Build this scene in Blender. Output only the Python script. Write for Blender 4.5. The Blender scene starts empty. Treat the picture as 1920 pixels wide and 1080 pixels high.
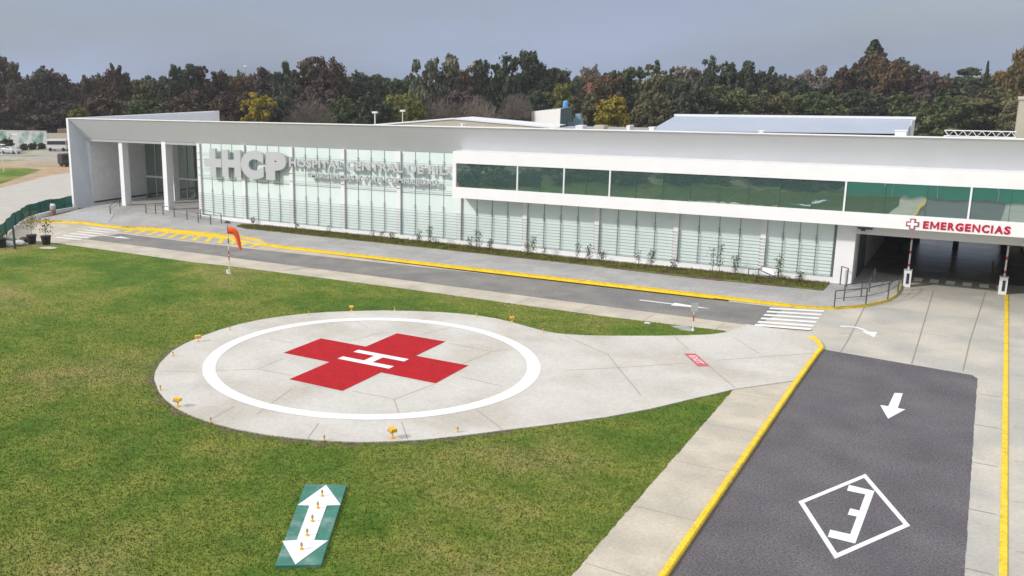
import bpy, bmesh, math, random
import numpy as np
from mathutils import Vector, Matrix
R = math.radians
SC = bpy.context.scene
COL = SC.collection

# ------------------------------------------------------------------ camera
F_PX, YAW, PITCH, ROLL, CX, CY, CAMH = 1731.55, -0.60999, 0.213470, -0.0114889, 658.87, 524.31, 14.0
_f = Vector((math.sin(YAW)*math.cos(PITCH), math.cos(YAW)*math.cos(PITCH), -math.sin(PITCH)))
_r0 = Vector((math.cos(YAW), -math.sin(YAW), 0)); _u0 = _r0.cross(_f)
_r = _r0*math.cos(ROLL) + _u0*math.sin(ROLL); _u = -_r0*math.sin(ROLL) + _u0*math.cos(ROLL)
cd = bpy.data.cameras.new("camera"); cam = bpy.data.objects.new("camera", cd); COL.objects.link(cam)
m = Matrix((_r, _u, -_f)).transposed().to_4x4(); m.translation = Vector((0, 0, CAMH)); cam.matrix_world = m
cd.sensor_fit = 'HORIZONTAL'; cd.sensor_width = 36; cd.lens = 36*F_PX/1920
cd.shift_x = (960-CX)/1920; cd.shift_y = -(540-CY)/1920
cd.clip_start = 0.5; cd.clip_end = 4000
SC.camera = cam

# ------------------------------------------------------------------ world, sun, exposure
SUN_AZ, SUN_EL = R(218), R(33)            # azimuth clockwise from +Y: the sun stands left of and behind the camera
w = bpy.data.worlds.new("World"); SC.world = w; w.use_nodes = True
nt = w.node_tree; nt.nodes.clear()
sky = nt.nodes.new('ShaderNodeTexSky'); sky.sky_type = 'NISHITA'; sky.sun_disc = False
sky.sun_elevation = SUN_EL; sky.sun_rotation = SUN_AZ; sky.air_density = 1.0; sky.dust_density = 2.5; sky.ozone_density = 1.5
mul = nt.nodes.new('ShaderNodeMix'); mul.data_type = 'RGBA'; mul.blend_type = 'MIX'
tc = nt.nodes.new('ShaderNodeTexCoord'); mp = nt.nodes.new('ShaderNodeMapping'); mp.inputs['Scale'].default_value = (1.2, 1.2, 5)
nz = nt.nodes.new('ShaderNodeTexNoise'); nz.inputs['Scale'].default_value = 2.2; nz.inputs['Detail'].default_value = 7
rmp = nt.nodes.new('ShaderNodeMapRange'); rmp.inputs[1].default_value = .3; rmp.inputs[2].default_value = .7; rmp.inputs[3].default_value = .48; rmp.inputs[4].default_value = 1.0
nt.links.new(tc.outputs['Generated'], mp.inputs[0]); nt.links.new(mp.outputs[0], nz.inputs['Vector']); nt.links.new(nz.outputs['Fac'], rmp.inputs[0])
veil = nt.nodes.new('ShaderNodeValToRGB')
sepx = nt.nodes.new('ShaderNodeSeparateXYZ'); nt.links.new(tc.outputs['Generated'], sepx.inputs[0]); nt.links.new(sepx.outputs['Z'], veil.inputs[0])
veil.color_ramp.elements[0].position = 0.0; veil.color_ramp.elements[0].color = (3.1, 3.7, 5.0, 1)
veil.color_ramp.elements[1].position = 0.16; veil.color_ramp.elements[1].color = (2.55, 2.95, 3.95, 1)
e3 = veil.color_ramp.elements.new(0.5); e3.color = (10.5, 10.5, 10.7, 1)
bg = nt.nodes.new('ShaderNodeBackground'); bg.inputs[1].default_value = 0.125
out = nt.nodes.new('ShaderNodeOutputWorld')
nt.links.new(rmp.outputs[0], mul.inputs[0]); nt.links.new(sky.outputs[0], mul.inputs[6]); nt.links.new(veil.outputs[0], mul.inputs[7])
nt.links.new(mul.outputs[2], bg.inputs[0]); nt.links.new(bg.outputs[0], out.inputs[0])
sd = bpy.data.lights.new("sun", 'SUN'); sd.energy = 2.6; sd.angle = R(4); sd.color = (1, .955, .88)
sun = bpy.data.objects.new("sun", sd); COL.objects.link(sun)
sdir = Vector((math.sin(SUN_AZ)*math.cos(SUN_EL), math.cos(SUN_AZ)*math.cos(SUN_EL), math.sin(SUN_EL)))
sun.rotation_euler = sdir.to_track_quat('Z', 'Y').to_euler(); sun.location = sdir*60
SC.view_settings.view_transform = 'Standard'; SC.view_settings.look = 'None'; SC.view_settings.gamma = 1; SC.view_settings.exposure = 0.03
SC.cycles.max_bounces = 6; SC.cycles.use_denoising = True

# ------------------------------------------------------------------ survey helpers (site drawing measured off the photo, returns true places)
def ray(px, py): return _f*F_PX + _r*(px-CX) - _u*(py-CY)
def G(px, py, z=0.0):
    d = ray(px, py); t = (z-CAMH)/d.z; return Vector((d.x*t, d.y*t, z))
def FX(px, py, Y):
    d = ray(px, py); t = Y/d.y; return Vector((d.x*t, Y, CAMH+d.z*t))
def FD(px, py, dep):
    d = ray(px, py)*(dep/F_PX); return Vector((d.x, d.y, CAMH+d.z))

# ------------------------------------------------------------------ materials
MATS = {}
def mat(name, col, rough=.7, metal=0, var=0, vs=3, bump=0, bs=20, col2=None, c2s=.4, lo=.4, hi=.6, spec=.5, fine=0, fs=30, coat=0, rnd=0):
    if name in MATS: return MATS[name]
    m = bpy.data.materials.new(name); m.use_nodes = True; t = m.node_tree; N = t.nodes; L = t.links
    b = N['Principled BSDF']; b.inputs['Roughness'].default_value = rough; b.inputs['Metallic'].default_value = metal
    b.inputs['Specular IOR Level'].default_value = spec; b.inputs['Coat Weight'].default_value = coat
    b.inputs['Base Color'].default_value = (*col, 1)
    tcn = N.new('ShaderNodeTexCoord'); src = None
    geo = N.new('ShaderNodeNewGeometry')
    def noise(s, det=4):
        n = N.new('ShaderNodeTexNoise'); n.inputs['Scale'].default_value = s; n.inputs['Detail'].default_value = det
        L.new(geo.outputs['Position'], n.inputs['Vector']); return n
    def mixn(a, bcol, fac, mode='MIX'):
        x = N.new('ShaderNodeMix'); x.data_type = 'RGBA'; x.blend_type = mode
        if isinstance(a, tuple): x.inputs[6].default_value = (*a, 1)
        else: L.new(a, x.inputs[6])
        if isinstance(bcol, tuple): x.inputs[7].default_value = (*bcol, 1)
        else: L.new(bcol, x.inputs[7])
        if isinstance(fac, (int, float)): x.inputs[0].default_value = fac
        else: L.new(fac, x.inputs[0])
        return x.outputs[2]
    cur = tuple(col)
    if col2:
        n = noise(c2s); r = N.new('ShaderNodeMapRange'); r.inputs[1].default_value = lo; r.inputs[2].default_value = hi
        L.new(n.outputs['Fac'], r.inputs[0]); cur = mixn(cur, tuple(col2), r.outputs[0])
    for amt, sc_ in ((var, vs), (fine, fs)):
        if amt:
            n = noise(sc_, 6); r = N.new('ShaderNodeMapRange'); r.inputs[1].default_value = .3; r.inputs[2].default_value = .7
            r.inputs[3].default_value = 1-amt; r.inputs[4].default_value = 1+amt; L.new(n.outputs['Fac'], r.inputs[0])
            c = N.new('ShaderNodeCombineColor'); [L.new(r.outputs[0], c.inputs[i]) for i in range(3)]
            cur = mixn(cur, c.outputs[0], 1.0, 'MULTIPLY')
    if rnd:
        oi = N.new('ShaderNodeObjectInfo'); r = N.new('ShaderNodeMapRange'); r.inputs[3].default_value = 1-rnd; r.inputs[4].default_value = 1+rnd
        L.new(oi.outputs['Random'], r.inputs[0]); c = N.new('ShaderNodeCombineColor'); [L.new(r.outputs[0], c.inputs[i]) for i in range(3)]
        cur = mixn(cur, c.outputs[0], 1.0, 'MULTIPLY')
    if not isinstance(cur, tuple): L.new(cur, b.inputs['Base Color'])
    if bump:
        n = noise(bs, 5); bn = N.new('ShaderNodeBump'); bn.inputs['Strength'].default_value = bump; bn.inputs['Distance'].default_value = .05
        L.new(n.outputs['Fac'], bn.inputs['Height']); L.new(bn.outputs[0], b.inputs['Normal'])
    MATS[name] = m; return m

def grass_mat():
    m = bpy.data.materials.new('lawn_grass'); m.use_nodes = True; t = m.node_tree; N = t.nodes; L = t.links
    b = N['Principled BSDF']; b.inputs['Roughness'].default_value = .9; b.inputs['Specular IOR Level'].default_value = .15
    geo = N.new('ShaderNodeNewGeometry')
    def nr(scale, det, stops, rough=.55):
        n = N.new('ShaderNodeTexNoise'); n.inputs['Scale'].default_value = scale; n.inputs['Detail'].default_value = det; n.inputs['Roughness'].default_value = rough
        L.new(geo.outputs['Position'], n.inputs['Vector']); r = N.new('ShaderNodeValToRGB'); L.new(n.outputs['Fac'], r.inputs[0])
        r.color_ramp.elements[0].position = stops[0][0]; r.color_ramp.elements[0].color = (*stops[0][1], 1)
        r.color_ramp.elements[1].position = stops[-1][0]; r.color_ramp.elements[1].color = (*stops[-1][1], 1)
        for p, c in stops[1:-1]: e = r.color_ramp.elements.new(p); e.color = (*c, 1)
        return r.outputs[0], n
    a, _ = nr(.12, 6, [(.30, (.055, .122, .016)), (.43, (.096, .165, .020)), (.54, (.168, .202, .036)), (.67, (.225, .210, .072))], .6)
    a2, _ = nr(.55, 6, [(.32, (.60, .78, .58)), (.5, (1, 1, 1)), (.68, (1.34, 1.14, 1.25))], .65)
    a3, _ = nr(14, 4, [(.28, (.62, .67, .6)), (.5, (1, 1, 1)), (.72, (1.42, 1.36, 1.36))], .8)
    a4, _ = nr(3.0, 5, [(.3, (.66, .76, .66)), (.7, (1.34, 1.24, 1.34))], .7)
    cur = a
    for x in (a2, a3, a4):
        mx = N.new('ShaderNodeMix'); mx.data_type = 'RGBA'; mx.blend_type = 'MULTIPLY'; mx.inputs[0].default_value = 1
        L.new(cur, mx.inputs[6]); L.new(x, mx.inputs[7]); cur = mx.outputs[2]
    L.new(cur, b.inputs['Base Color'])
    n = N.new('ShaderNodeTexNoise'); n.inputs['Scale'].default_value = 16; n.inputs['Detail'].default_value = 4; L.new(geo.outputs['Position'], n.inputs['Vector'])
    bn = N.new('ShaderNodeBump'); bn.inputs['Strength'].default_value = .5; bn.inputs['Distance'].default_value = .05; L.new(n.outputs['Fac'], bn.inputs['Height']); L.new(bn.outputs[0], b.inputs['Normal'])
    MATS['lawn'] = m; return m
LAWN = grass_mat()
PADC = mat('pad_concrete', (.545, .525, .485), .85, var=.07, vs=.35, fine=.08, fs=6, bump=.1, bs=30, col2=(.47, .44, .385), c2s=.25, lo=.45, hi=.62)
STRIPC = mat('beige_concrete', (.53, .475, .385), .85, var=.07, vs=.5, fine=.10, fs=8, bump=.15, bs=30, col2=(.44, .40, .33), c2s=.6)
DRIVEC = mat('drive_concrete', (.50, .465, .40), .85, var=.08, vs=.4, fine=.09, fs=7, bump=.1, bs=30, col2=(.40, .39, .355), c2s=.3)
PAVEC = mat('paving_concrete', (.40, .395, .38), .85, var=.08, vs=.6, fine=.12, fs=5, bump=.1, bs=25, col2=(.34, .335, .33), c2s=.35)
ROADA = mat('road_asphalt', (.185, .180, .178), .9, var=.14, vs=.7, fine=.35, fs=12, bump=.35, bs=60, col2=(.225, .215, .20), c2s=.25)
DARKA = mat('dark_asphalt', (.112, .102, .114), .9, var=.14, vs=.5, fine=.55, fs=15, bump=.5, bs=60, col2=(.125, .117, .125), c2s=.35)
WHITEP = mat('road_paint_white', (.76, .77, .78), .7, var=.05, vs=2, fine=.10, fs=14, col2=(.68, .67, .65), c2s=1.1, lo=.58, hi=.75)
WHITEW = mat('road_paint_worn', (.70, .70, .69), .75, var=.12, vs=5, fine=.1, fs=25)
YELP = mat('yellow_paint', (.78, .55, .02), .65, var=.10, vs=1.5, fine=.20, fs=9, col2=(.62, .45, .06), c2s=2.2, lo=.55, hi=.68)
REDP = mat('red_paint', (.40, .006, .012), .8, spec=.2, var=.10, vs=1.2, fine=.28, fs=11)
REDF = mat('faded_red_paint', (.52, .11, .13), .8, var=.2, vs=12)
SOIL = mat('soil', (.17, .125, .07), .95, var=.3, vs=3, fine=.3, fs=16, bump=.8, bs=20, col2=(.12, .14, .04), c2s=1.5)
DIRT = mat('orange_dirt', (.42, .29, .17), .95, var=.2, vs=.4, bump=.4, bs=4, col2=(.33, .27, .2), c2s=.15)
GRAVEL = mat('gravel', (.36, .33, .29), .95, var=.2, vs=.5, bump=.4, bs=4, col2=(.22, .24, .12), c2s=.12, lo=.5, hi=.62)
WHITE = mat('white_render', (.82, .82, .83), .55, var=.025, vs=.8)
FASC = mat('grey_cladding', (.62, .64, .67), .5, var=.02, vs=.8)
FINGREY = mat('fin_lining', (.58, .62, .68), .6, var=.03, vs=1)
GREYW = mat('grey_textured_wall', (.80, .79, .80), .8, var=.06, vs=2, fine=.08, fs=9)
LETTER = mat('aluminium_letters', (.52, .54, .56), .45, metal=.15)
RUBY = mat('ruby_letters', (.48, .006, .045), .4)
DARKG = mat('dark_grey_metal', (.07, .075, .085), .5, metal=.3)
RAILM = mat('grey_rail_metal', (.10, .105, .115), .45, metal=.4)
GLINE = mat('glazing_joint', (.24, .29, .29), .6)
WIRE = mat('stainless_cable', (.32, .36, .36), .4, metal=.5)
BLACK = mat('black_plastic', (.015, .015, .017), .6)
LIGHTM = mat('white_enamel', (.74, .75, .75), .4)
REDM = mat('red_enamel', (.55, .03, .03), .45)
ORANGE = mat('windsock_fabric', (1.0, .13, .025), .8, var=.06, vs=6)
YELM = mat('yellow_enamel', (.85, .45, .01), .45)
LENS = mat('light_lens', (.42, .32, .18), .25)
GREENP = mat('green_paint', (.045, .19, .14), .75, var=.15, vs=1.6, fine=.15, fs=9, col2=(.17, .27, .24), c2s=1.3, lo=.52, hi=.72)
MESHG = mat('green_mesh', (.018, .13, .10), .85, var=.18, vs=2.0, bump=.6, bs=1.6)
BARK = mat('bark', (.10, .08, .06), .95, var=.2, vs=2)
ROOFB = mat('bluish_roof_sheet', (.35, .395, .48), .5, var=.05, vs=.25)
ROOFW = mat('white_roof_sheet', (.72, .73, .76), .5, var=.04, vs=.3)
ROOFG = mat('flat_roof', (.30, .30, .31), .9, var=.1, vs=.5)
BEIGEW = mat('beige_wall', (.45, .42, .34), .85, var=.06, vs=1)
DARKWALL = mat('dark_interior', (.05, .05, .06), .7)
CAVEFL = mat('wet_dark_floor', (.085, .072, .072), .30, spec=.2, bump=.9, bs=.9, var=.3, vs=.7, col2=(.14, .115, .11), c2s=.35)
GREENSH = mat('green_sheet', (.015, .42, .27), .8, var=.08, vs=.8, bump=.3, bs=1)

def mint():
    m = bpy.data.materials.new('frosted_mint_glass'); m.use_nodes = True; t = m.node_tree; N = t.nodes; L = t.links; b = N['Principled BSDF']
    b.inputs['Base Color'].default_value = (.70, .86, .83, 1); b.inputs['Roughness'].default_value = .32; b.inputs['Coat Weight'].default_value = .25; b.inputs['Coat Roughness'].default_value = .08
    geo = N.new('ShaderNodeNewGeometry'); n = N.new('ShaderNodeTexNoise'); n.inputs['Scale'].default_value = .5; n.inputs['Detail'].default_value = 3; L.new(geo.outputs['Position'], n.inputs['Vector'])
    r = N.new('ShaderNodeValToRGB'); L.new(n.outputs['Fac'], r.inputs[0]); r.color_ramp.elements[0].position = .3; r.color_ramp.elements[0].color = (.69, .81, .785, 1); r.color_ramp.elements[1].position = .7; r.color_ramp.elements[1].color = (.77, .865, .845, 1)
    L.new(r.outputs[0], b.inputs['Base Color']); return m
MINT = mint()
def darkglass(name, base, refl, wav):
    m = bpy.data.materials.new(name); m.use_nodes = True; t = m.node_tree; N = t.nodes; L = t.links; b = N['Principled BSDF']
    b.inputs['Base Color'].default_value = (*base, 1); b.inputs['Roughness'].default_value = .25
    g = N.new('ShaderNodeBsdfGlossy'); g.inputs['Roughness'].default_value = .012; g.inputs['Color'].default_value = (*refl, 1)
    mx = N.new('ShaderNodeMixShader'); fr = N.new('ShaderNodeFresnel'); fr.inputs[0].default_value = 1.9
    ad = N.new('ShaderNodeMath'); ad.operation = 'MULTIPLY_ADD'; ad.inputs[1].default_value = .7; ad.inputs[2].default_value = .42; L.new(fr.outputs[0], ad.inputs[0])
    geo = N.new('ShaderNodeNewGeometry'); n = N.new('ShaderNodeTexNoise'); n.inputs['Scale'].default_value = .45; n.inputs['Detail'].default_value = 2; L.new(geo.outputs['Position'], n.inputs['Vector'])
    bn = N.new('ShaderNodeBump'); bn.inputs['Strength'].default_value = 1; bn.inputs['Distance'].default_value = wav; L.new(n.outputs['Fac'], bn.inputs['Height']); L.new(bn.outputs[0], g.inputs['Normal'])
    L.new(ad.outputs[0], mx.inputs[0]); L.new(b.outputs[0], mx.inputs[1]); L.new(g.outputs[0], mx.inputs[2]); L.new(mx.outputs[0], N['Material Output'].inputs[0]); return m
GREENGL = darkglass('green_tinted_glass', (.07, .13, .125), (.84, .96, .91), .007)
PORTGL = darkglass('portico_glass', (.11, .14, .125), (.55, .64, .57), .004)

def leafmat(name, c1, c2, c3):
    m = bpy.data.materials.new(name); m.use_nodes = True; t = m.node_tree; N = t.nodes; L = t.links; b = N['Principled BSDF']
    b.inputs['Roughness'].default_value = .85; b.inputs['Specular IOR Level'].default_value = .15
    tcn = N.new('ShaderNodeTexCoord'); oi = N.new('ShaderNodeObjectInfo')
    va = N.new('ShaderNodeVectorMath'); va.operation = 'ADD'; L.new(tcn.outputs['Object'], va.inputs[0]); L.new(oi.outputs['Location'], va.inputs[1])
    n = N.new('ShaderNodeTexNoise'); n.inputs['Scale'].default_value = 1.8; n.inputs['Detail'].default_value = 4; n.inputs['Roughness'].default_value = .6; L.new(va.outputs[0], n.inputs['Vector'])
    r = N.new('ShaderNodeValToRGB'); L.new(n.outputs['Fac'], r.inputs[0]); r.color_ramp.elements[0].position = .33; r.color_ramp.elements[0].color = (*c1, 1)
    r.color_ramp.elements[1].position = .68; r.color_ramp.elements[1].color = (*c3, 1); e = r.color_ramp.elements.new(.5); e.color = (*c2, 1)
    mr = N.new('ShaderNodeMapRange'); mr.inputs[3].default_value = .8; mr.inputs[4].default_value = 1.2; L.new(oi.outputs['Random'], mr.inputs[0])
    vm = N.new('ShaderNodeVectorMath'); vm.operation = 'SCALE'; L.new(r.outputs[0], vm.inputs[0]); L.new(mr.outputs[0], vm.inputs['Scale'])
    L.new(vm.outputs[0], b.inputs['Base Color']); MATS[name] = m; return m
LEAF = dict(
    brown=leafmat('brown_leaves', (0.058, 0.038, 0.031), (0.102, 0.070, 0.051), (0.122, 0.105, 0.061)),
    dark=leafmat('dark_leaves', (0.036, 0.049, 0.033), (0.061, 0.077, 0.046), (0.100, 0.109, 0.059)),
    green=leafmat('green_leaves', (0.049, 0.072, 0.031), (0.087, 0.113, 0.046), (0.134, 0.151, 0.064)),
    olive=leafmat('olive_leaves', (0.064, 0.067, 0.036), (0.118, 0.115, 0.054), (0.173, 0.156, 0.074)),
    pale=leafmat('pale_leaves', (0.083, 0.096, 0.067), (0.128, 0.138, 0.092), (0.186, 0.189, 0.125)),
    rust=leafmat('rust_leaves', (0.083, 0.051, 0.033), (0.141, 0.090, 0.051), (0.173, 0.122, 0.061)),
    gold=leafmat('golden_leaves', (0.109, 0.087, 0.033), (0.166, 0.128, 0.044), (0.192, 0.125, 0.051)),
    yellow=leafmat('yellow_leaves', (0.179, 0.154, 0.023), (0.294, 0.237, 0.031), (0.384, 0.294, 0.041)),
    lime=leafmat('yellow_green_leaves', (0.096, 0.109, 0.031), (0.154, 0.166, 0.044), (0.198, 0.186, 0.054)),
    grey=leafmat('bare_twigs', (0.109, 0.090, 0.077), (0.173, 0.147, 0.125), (0.218, 0.192, 0.160)),
    purple=leafmat('purple_leaves', (0.058, 0.041, 0.041), (0.092, 0.067, 0.064), (0.122, 0.095, 0.079)),
)

# ------------------------------------------------------------------ mesh helpers
def tag(o, label=None, cat=None, group=None, kind=None):
    if label: o['label'] = label
    if cat: o['category'] = cat
    if group: o['group'] = group
    if kind: o['kind'] = kind
    return o
def empty(name, loc=(0, 0, 0), rz=0, label=None, cat=None, group=None):
    o = bpy.data.objects.new(name, None); COL.objects.link(o); o.location = loc; o.rotation_euler = (0, 0, rz); o.empty_display_size = .2
    return tag(o, label, cat, group)
class MB:
    def __init__(s): s.v = []; s.f = []
    def poly(s, pts):
        i = len(s.v); s.v += [tuple(p) for p in pts]; s.f.append(tuple(range(i, i+len(pts)))); return s
    def box(s, x0, x1, y0, y1, z0, z1):
        i = len(s.v); s.v += [(x0, y0, z0), (x1, y0, z0), (x1, y1, z0), (x0, y1, z0), (x0, y0, z1), (x1, y0, z1), (x1, y1, z1), (x0, y1, z1)]
        s.f += [tuple(i+k for k in q) for q in ((0, 3, 2, 1), (4, 5, 6, 7), (0, 1, 5, 4), (1, 2, 6, 5), (2, 3, 7, 6), (3, 0, 4, 7))]; return s
    def prism(s, pts, z0, z1):       # horizontal outline, vertical sides
        a = sum(pts[k][0]*pts[(k+1) % len(pts)][1]-pts[(k+1) % len(pts)][0]*pts[k][1] for k in range(len(pts)))
        if a < 0: pts = list(reversed(pts))
        n = len(pts); i = len(s.v); s.v += [(p[0], p[1], z0) for p in pts] + [(p[0], p[1], z1) for p in pts]
        s.f.append(tuple(i+n+k for k in range(n))); s.f.append(tuple(i+n-1-k for k in range(n)))
        for k in range(n): j = (k+1) % n; s.f.append((i+k, i+j, i+n+j, i+n+k))
        return s
    def sheet(s, pts, z):
        a = sum(pts[k][0]*pts[(k+1) % len(pts)][1]-pts[(k+1) % len(pts)][0]*pts[k][1] for k in range(len(pts)))
        if a < 0: pts = list(reversed(pts))
        return s.poly([(p[0], p[1], z) for p in pts])
    def tube(s, pts, r, n=6, r2=None, cap=True):
        pts = [Vector(p) for p in pts]; i = len(s.v); m = len(pts)
        for k, p in enumerate(pts):
            d = (pts[min(k+1, m-1)]-pts[max(k-1, 0)]).normalized(); a = Vector((0, 0, 1)) if abs(d.z) < .9 else Vector((1, 0, 0))
            u = d.cross(a).normalized(); v = d.cross(u); rr = r if r2 is None else r+(r2-r)*k/(m-1)
            for q in range(n): t = 2*math.pi*q/n; s.v.append(tuple(p+(u*math.cos(t)+v*math.sin(t))*rr))
        for k in range(m-1):
            for q in range(n): q2 = (q+1) % n; s.f.append((i+k*n+q, i+k*n+q2, i+(k+1)*n+q2, i+(k+1)*n+q))
        if cap: s.f.append(tuple(i+q for q in range(n))[::-1]); s.f.append(tuple(i+(m-1)*n+q for q in range(n)))
        return s
    def line(s, pts, w, z):          # flat painted strip
        pts = [Vector((p[0], p[1])) for p in pts]; L = []; Rr = []
        for k, p in enumerate(pts):
            d = (pts[min(k+1, len(pts)-1)]-pts[max(k-1, 0)]).normalized(); nrm = Vector((-d.y, d.x))*w/2; L.append(p+nrm); Rr.append(p-nrm)
        for k in range(len(pts)-1): s.poly([(*Rr[k], z), (*Rr[k+1], z), (*L[k+1], z), (*L[k], z)])
        return s
    def build(s, name, m, parent=None, smooth=False, kind=None):
        me = bpy.data.meshes.new(name); me.from_pydata(s.v, [], s.f); me.materials.append(m) if m else None; me.update()
        if smooth: me.polygons.foreach_set('use_smooth', [True]*len(me.polygons))
        o = bpy.data.objects.new(name, me); COL.objects.link(o)
        if parent: o.parent = parent
        if kind: o['kind'] = kind
        return o
def struct(name, mb, m): return mb.build(name, m, kind='structure')
def copy_tree(o, parent=None):
    c = o.copy(); COL.objects.link(c)
    if parent: c.parent = parent
    for ch in [x for x in bpy.data.objects if x.parent == o]: copy_tree(ch, c)
    return c
def Gs(pts, z=0): return [G(x, y, z) for x, y in pts]
def Z(sx, ox, oy, pts, z=0): return [G(ox+x/sx, oy+y/sx, z) for x, y in pts]
rng = random.Random(7)

def rag(pts, amp, step=.35, seed=1):
    r_ = random.Random(seed); out = []
    for k in range(len(pts)):
        a = Vector((pts[k][0], pts[k][1])); b = Vector((pts[(k+1) % len(pts)][0], pts[(k+1) % len(pts)][1])); L = (b-a).length; n = max(1, min(160, int(L/step))); d = (b-a).normalized() if L > 0 else Vector((1, 0)); nn = Vector((-d.y, d.x))
        for t in range(n): p = a.lerp(b, t/n)+(nn*r_.uniform(-amp, amp) if 0 < t else nn*0); out.append((p.x, p.y))
    return out
# ================================================================== GROUND
struct('ground', MB().sheet([(-2500, -900), (2500, -900), (2500, 3500), (-2500, 3500)], -.06),
       mat('distant_ground', (.10, .11, .05), .95, var=.25, vs=.03, col2=(.20, .17, .11), c2s=.02))
# lawn
lawn_edge = [(-150, 20), (-110, 45), (-74, 46.5), (-70.9, 47.9)] + [tuple(G(*q).xy) for q in ((120, 458), (220, 471.7), (360, 491.4), (440, 500), (749, 540), (1140, 594), (1357, 620), (1363, 622.6))] + [(-8.7, 50), (-8.7, 9.2), (-150, 9.2)]
struct('lawn', MB().sheet(lawn_edge, 0.0), LAWN)
# driveway of pale concrete with the emergency lane
struct('driveway', MB().sheet([(-6.45, 50.5), (-6.45, 9.2), (5.5, 9.2), (5.5, 120), (-7.1, 120), (-7.1, 62.5), (-13, 62.5), (-13, 50.5)], -.004), DRIVEC)
struct('verge', MB().sheet([(5.5, 9.2), (60, 9.2), (60, 66), (5.5, 66)], 0.0), LAWN)
struct('path', MB().sheet([(-90, 51.9), (-74, 50), (-70.5, 51.4)] + [tuple(G(*q).xy) for q in ((120, 458), (220, 471.7), (360, 491.4), (440, 500), (749, 540), (1140, 594), (1357, 620))] + [(-8.5, 52.8), (-8.2, 56.2), (-12, 59.5), (-30, 59.8), (-47, 60.1), (-49, 62.4), (-70, 62.8), (-80, 62), (-92, 58)], .004), STRIPC)
# concrete strip beside the yellow kerb
struct('pavement', MB().sheet(rag([(-8.7, 9.2), (-6.5, 9.2), (-6.5, 51), (-8.7, 44.5)], .020, .25), .008), STRIPC)
# road
road = [(-68.2, 54.35), (-60, 54.6), (-49.5, 54.7), (-30, 54.8), (-19, 54.85), (-10.3, 54.85), (-9.9, 57.5), (-9.7, 60.2), (-30, 59.7), (-50.5, 58.6), (-60, 58.3), (-67.3, 58.2), (-67.5, 57.2)]
struct('road', MB().sheet(road, .012), ROADA)
struct('emergency_road', MB().sheet(rag([(-6.45, 51.85), (-6.45, 9.2), (.72, 9.2), (.55, 29.5), (.42, 44), (.38, 50.5), (.15, 50.95)], .012, .3), .006), DARKA)
# helipad
ring_c = (-25.03, 37.45)
pad_px = [(289, 710), (291, 697), (299.6, 681), (322.5, 658), (345, 645), (376.7, 631), (411, 618.5), (447.5, 608), (487, 599.5), (531, 592.5), (572, 588), (614, 585), (665, 583), (718, 582), (772, 583), (822.5, 585), (860, 587.5), (893, 591), (930, 597), (964, 605), (990, 612.5), (1018, 620), (1040, 624), (1060, 626.5), (1098, 628.6), (1140, 629.4), (1230, 629.5), (1290, 628.5), (1330, 627), (1364, 622.6),
          (1400, 607.5), (1440, 614), (1480, 620), (1519, 626.5), (1531, 634), (1537, 643), (1539, 652), (1532, 664), (1497, 712), (1378, 729), (1340, 738), (1300, 747), (1220, 766), (1140, 781), (1060, 792), (1000, 799.5), (943, 806.5), (900, 812), (860, 817), (800, 823.5), (740, 827), (675, 828.5), (610, 826), (550, 821), (500, 814.5), (450, 805.5), (400, 793), (362, 780), (330, 764), (310, 748), (298, 734)]
def smooth_loop(pts, it=1):
    for _ in range(it):
        q = []
        for k in range(len(pts)):
            a, b = pts[k], pts[(k+1) % len(pts)]; q += [a.lerp(b, .25), a.lerp(b, .75)]
        pts = q
    return pts
pad = [Vector((p.x, p.y)) for p in Gs(pad_px, .05)]
struct('helipad', MB().prism([tuple(p) for p in pad], -.02, .05), PADC)
# worn soil edge between slab and lawn
def soil_edge():
    mb = MB(); n = len(pad); seg = []
    for k in range(n):
        a = pad[k]; b = pad[(k+1) % n]
        for t in range(6): seg.append(a.lerp(b, t/6))
    i0 = 42*6; m_ = len(seg)
    cen = Vector(ring_c)
    for k in range(m_):
        a, b = seg[k], seg[(k+1) % m_]
        if a.x > -15: continue
        d = (a-cen).normalized(); d2 = (b-cen).normalized()
        wf = lambda p: (.10+.48*abs(math.sin(p.x*2.1+p.y*1.3)*math.cos(p.x*.7-p.y*2.9)))*(1.0 if p.y < 36 else .5)
        mb.poly([(*(a-d*.05), .006), (*(a+d*wf(a)), .006), (*(b+d2*wf(b)), .006), (*(b-d2*.05), .006)])
    return mb
struct('soil_edge', soil_edge(), SOIL)
# paint on the pad
def ringmesh(c, r0, r1, z, n=160):
    mb = MB()
    for k in range(n):
        a, b = 2*math.pi*k/n, 2*math.pi*(k+1)/n
        mb.poly([(c[0]+r0*math.cos(a), c[1]+r0*math.sin(a), z), (c[0]+r1*math.cos(a), c[1]+r1*math.sin(a), z), (c[0]+r1*math.cos(b), c[1]+r1*math.sin(b), z), (c[0]+r0*math.cos(b), c[1]+r0*math.sin(b), z)])
    return mb
struct('helipad_circle_marking', ringmesh(ring_c, 7.82, 8.47, .060), WHITEP)
xs = [-29.55, -26.57, -23.46, -20.42]; ys = [32.75, 36.0, 39.28, 42.42]
struct('helipad_cross_marking', MB().sheet([(xs[1], ys[0]), (xs[2], ys[0]), (xs[2], ys[1]), (xs[3], ys[1]), (xs[3], ys[2]), (xs[2], ys[2]), (xs[2], ys[3]), (xs[1], ys[3]), (xs[1], ys[2]), (xs[0], ys[2]), (xs[0], ys[1]), (xs[1], ys[1])], .060), REDP)
H = MB().sheet([(-26.55, 36.68), (-23.45, 36.68), (-23.45, 37.15), (-24.72, 37.15), (-24.72, 38.1), (-23.45, 38.1), (-23.45, 38.57), (-26.55, 38.57), (-26.55, 38.1), (-25.25, 38.1), (-25.25, 37.15), (-26.55, 37.15)], .066)
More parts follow.
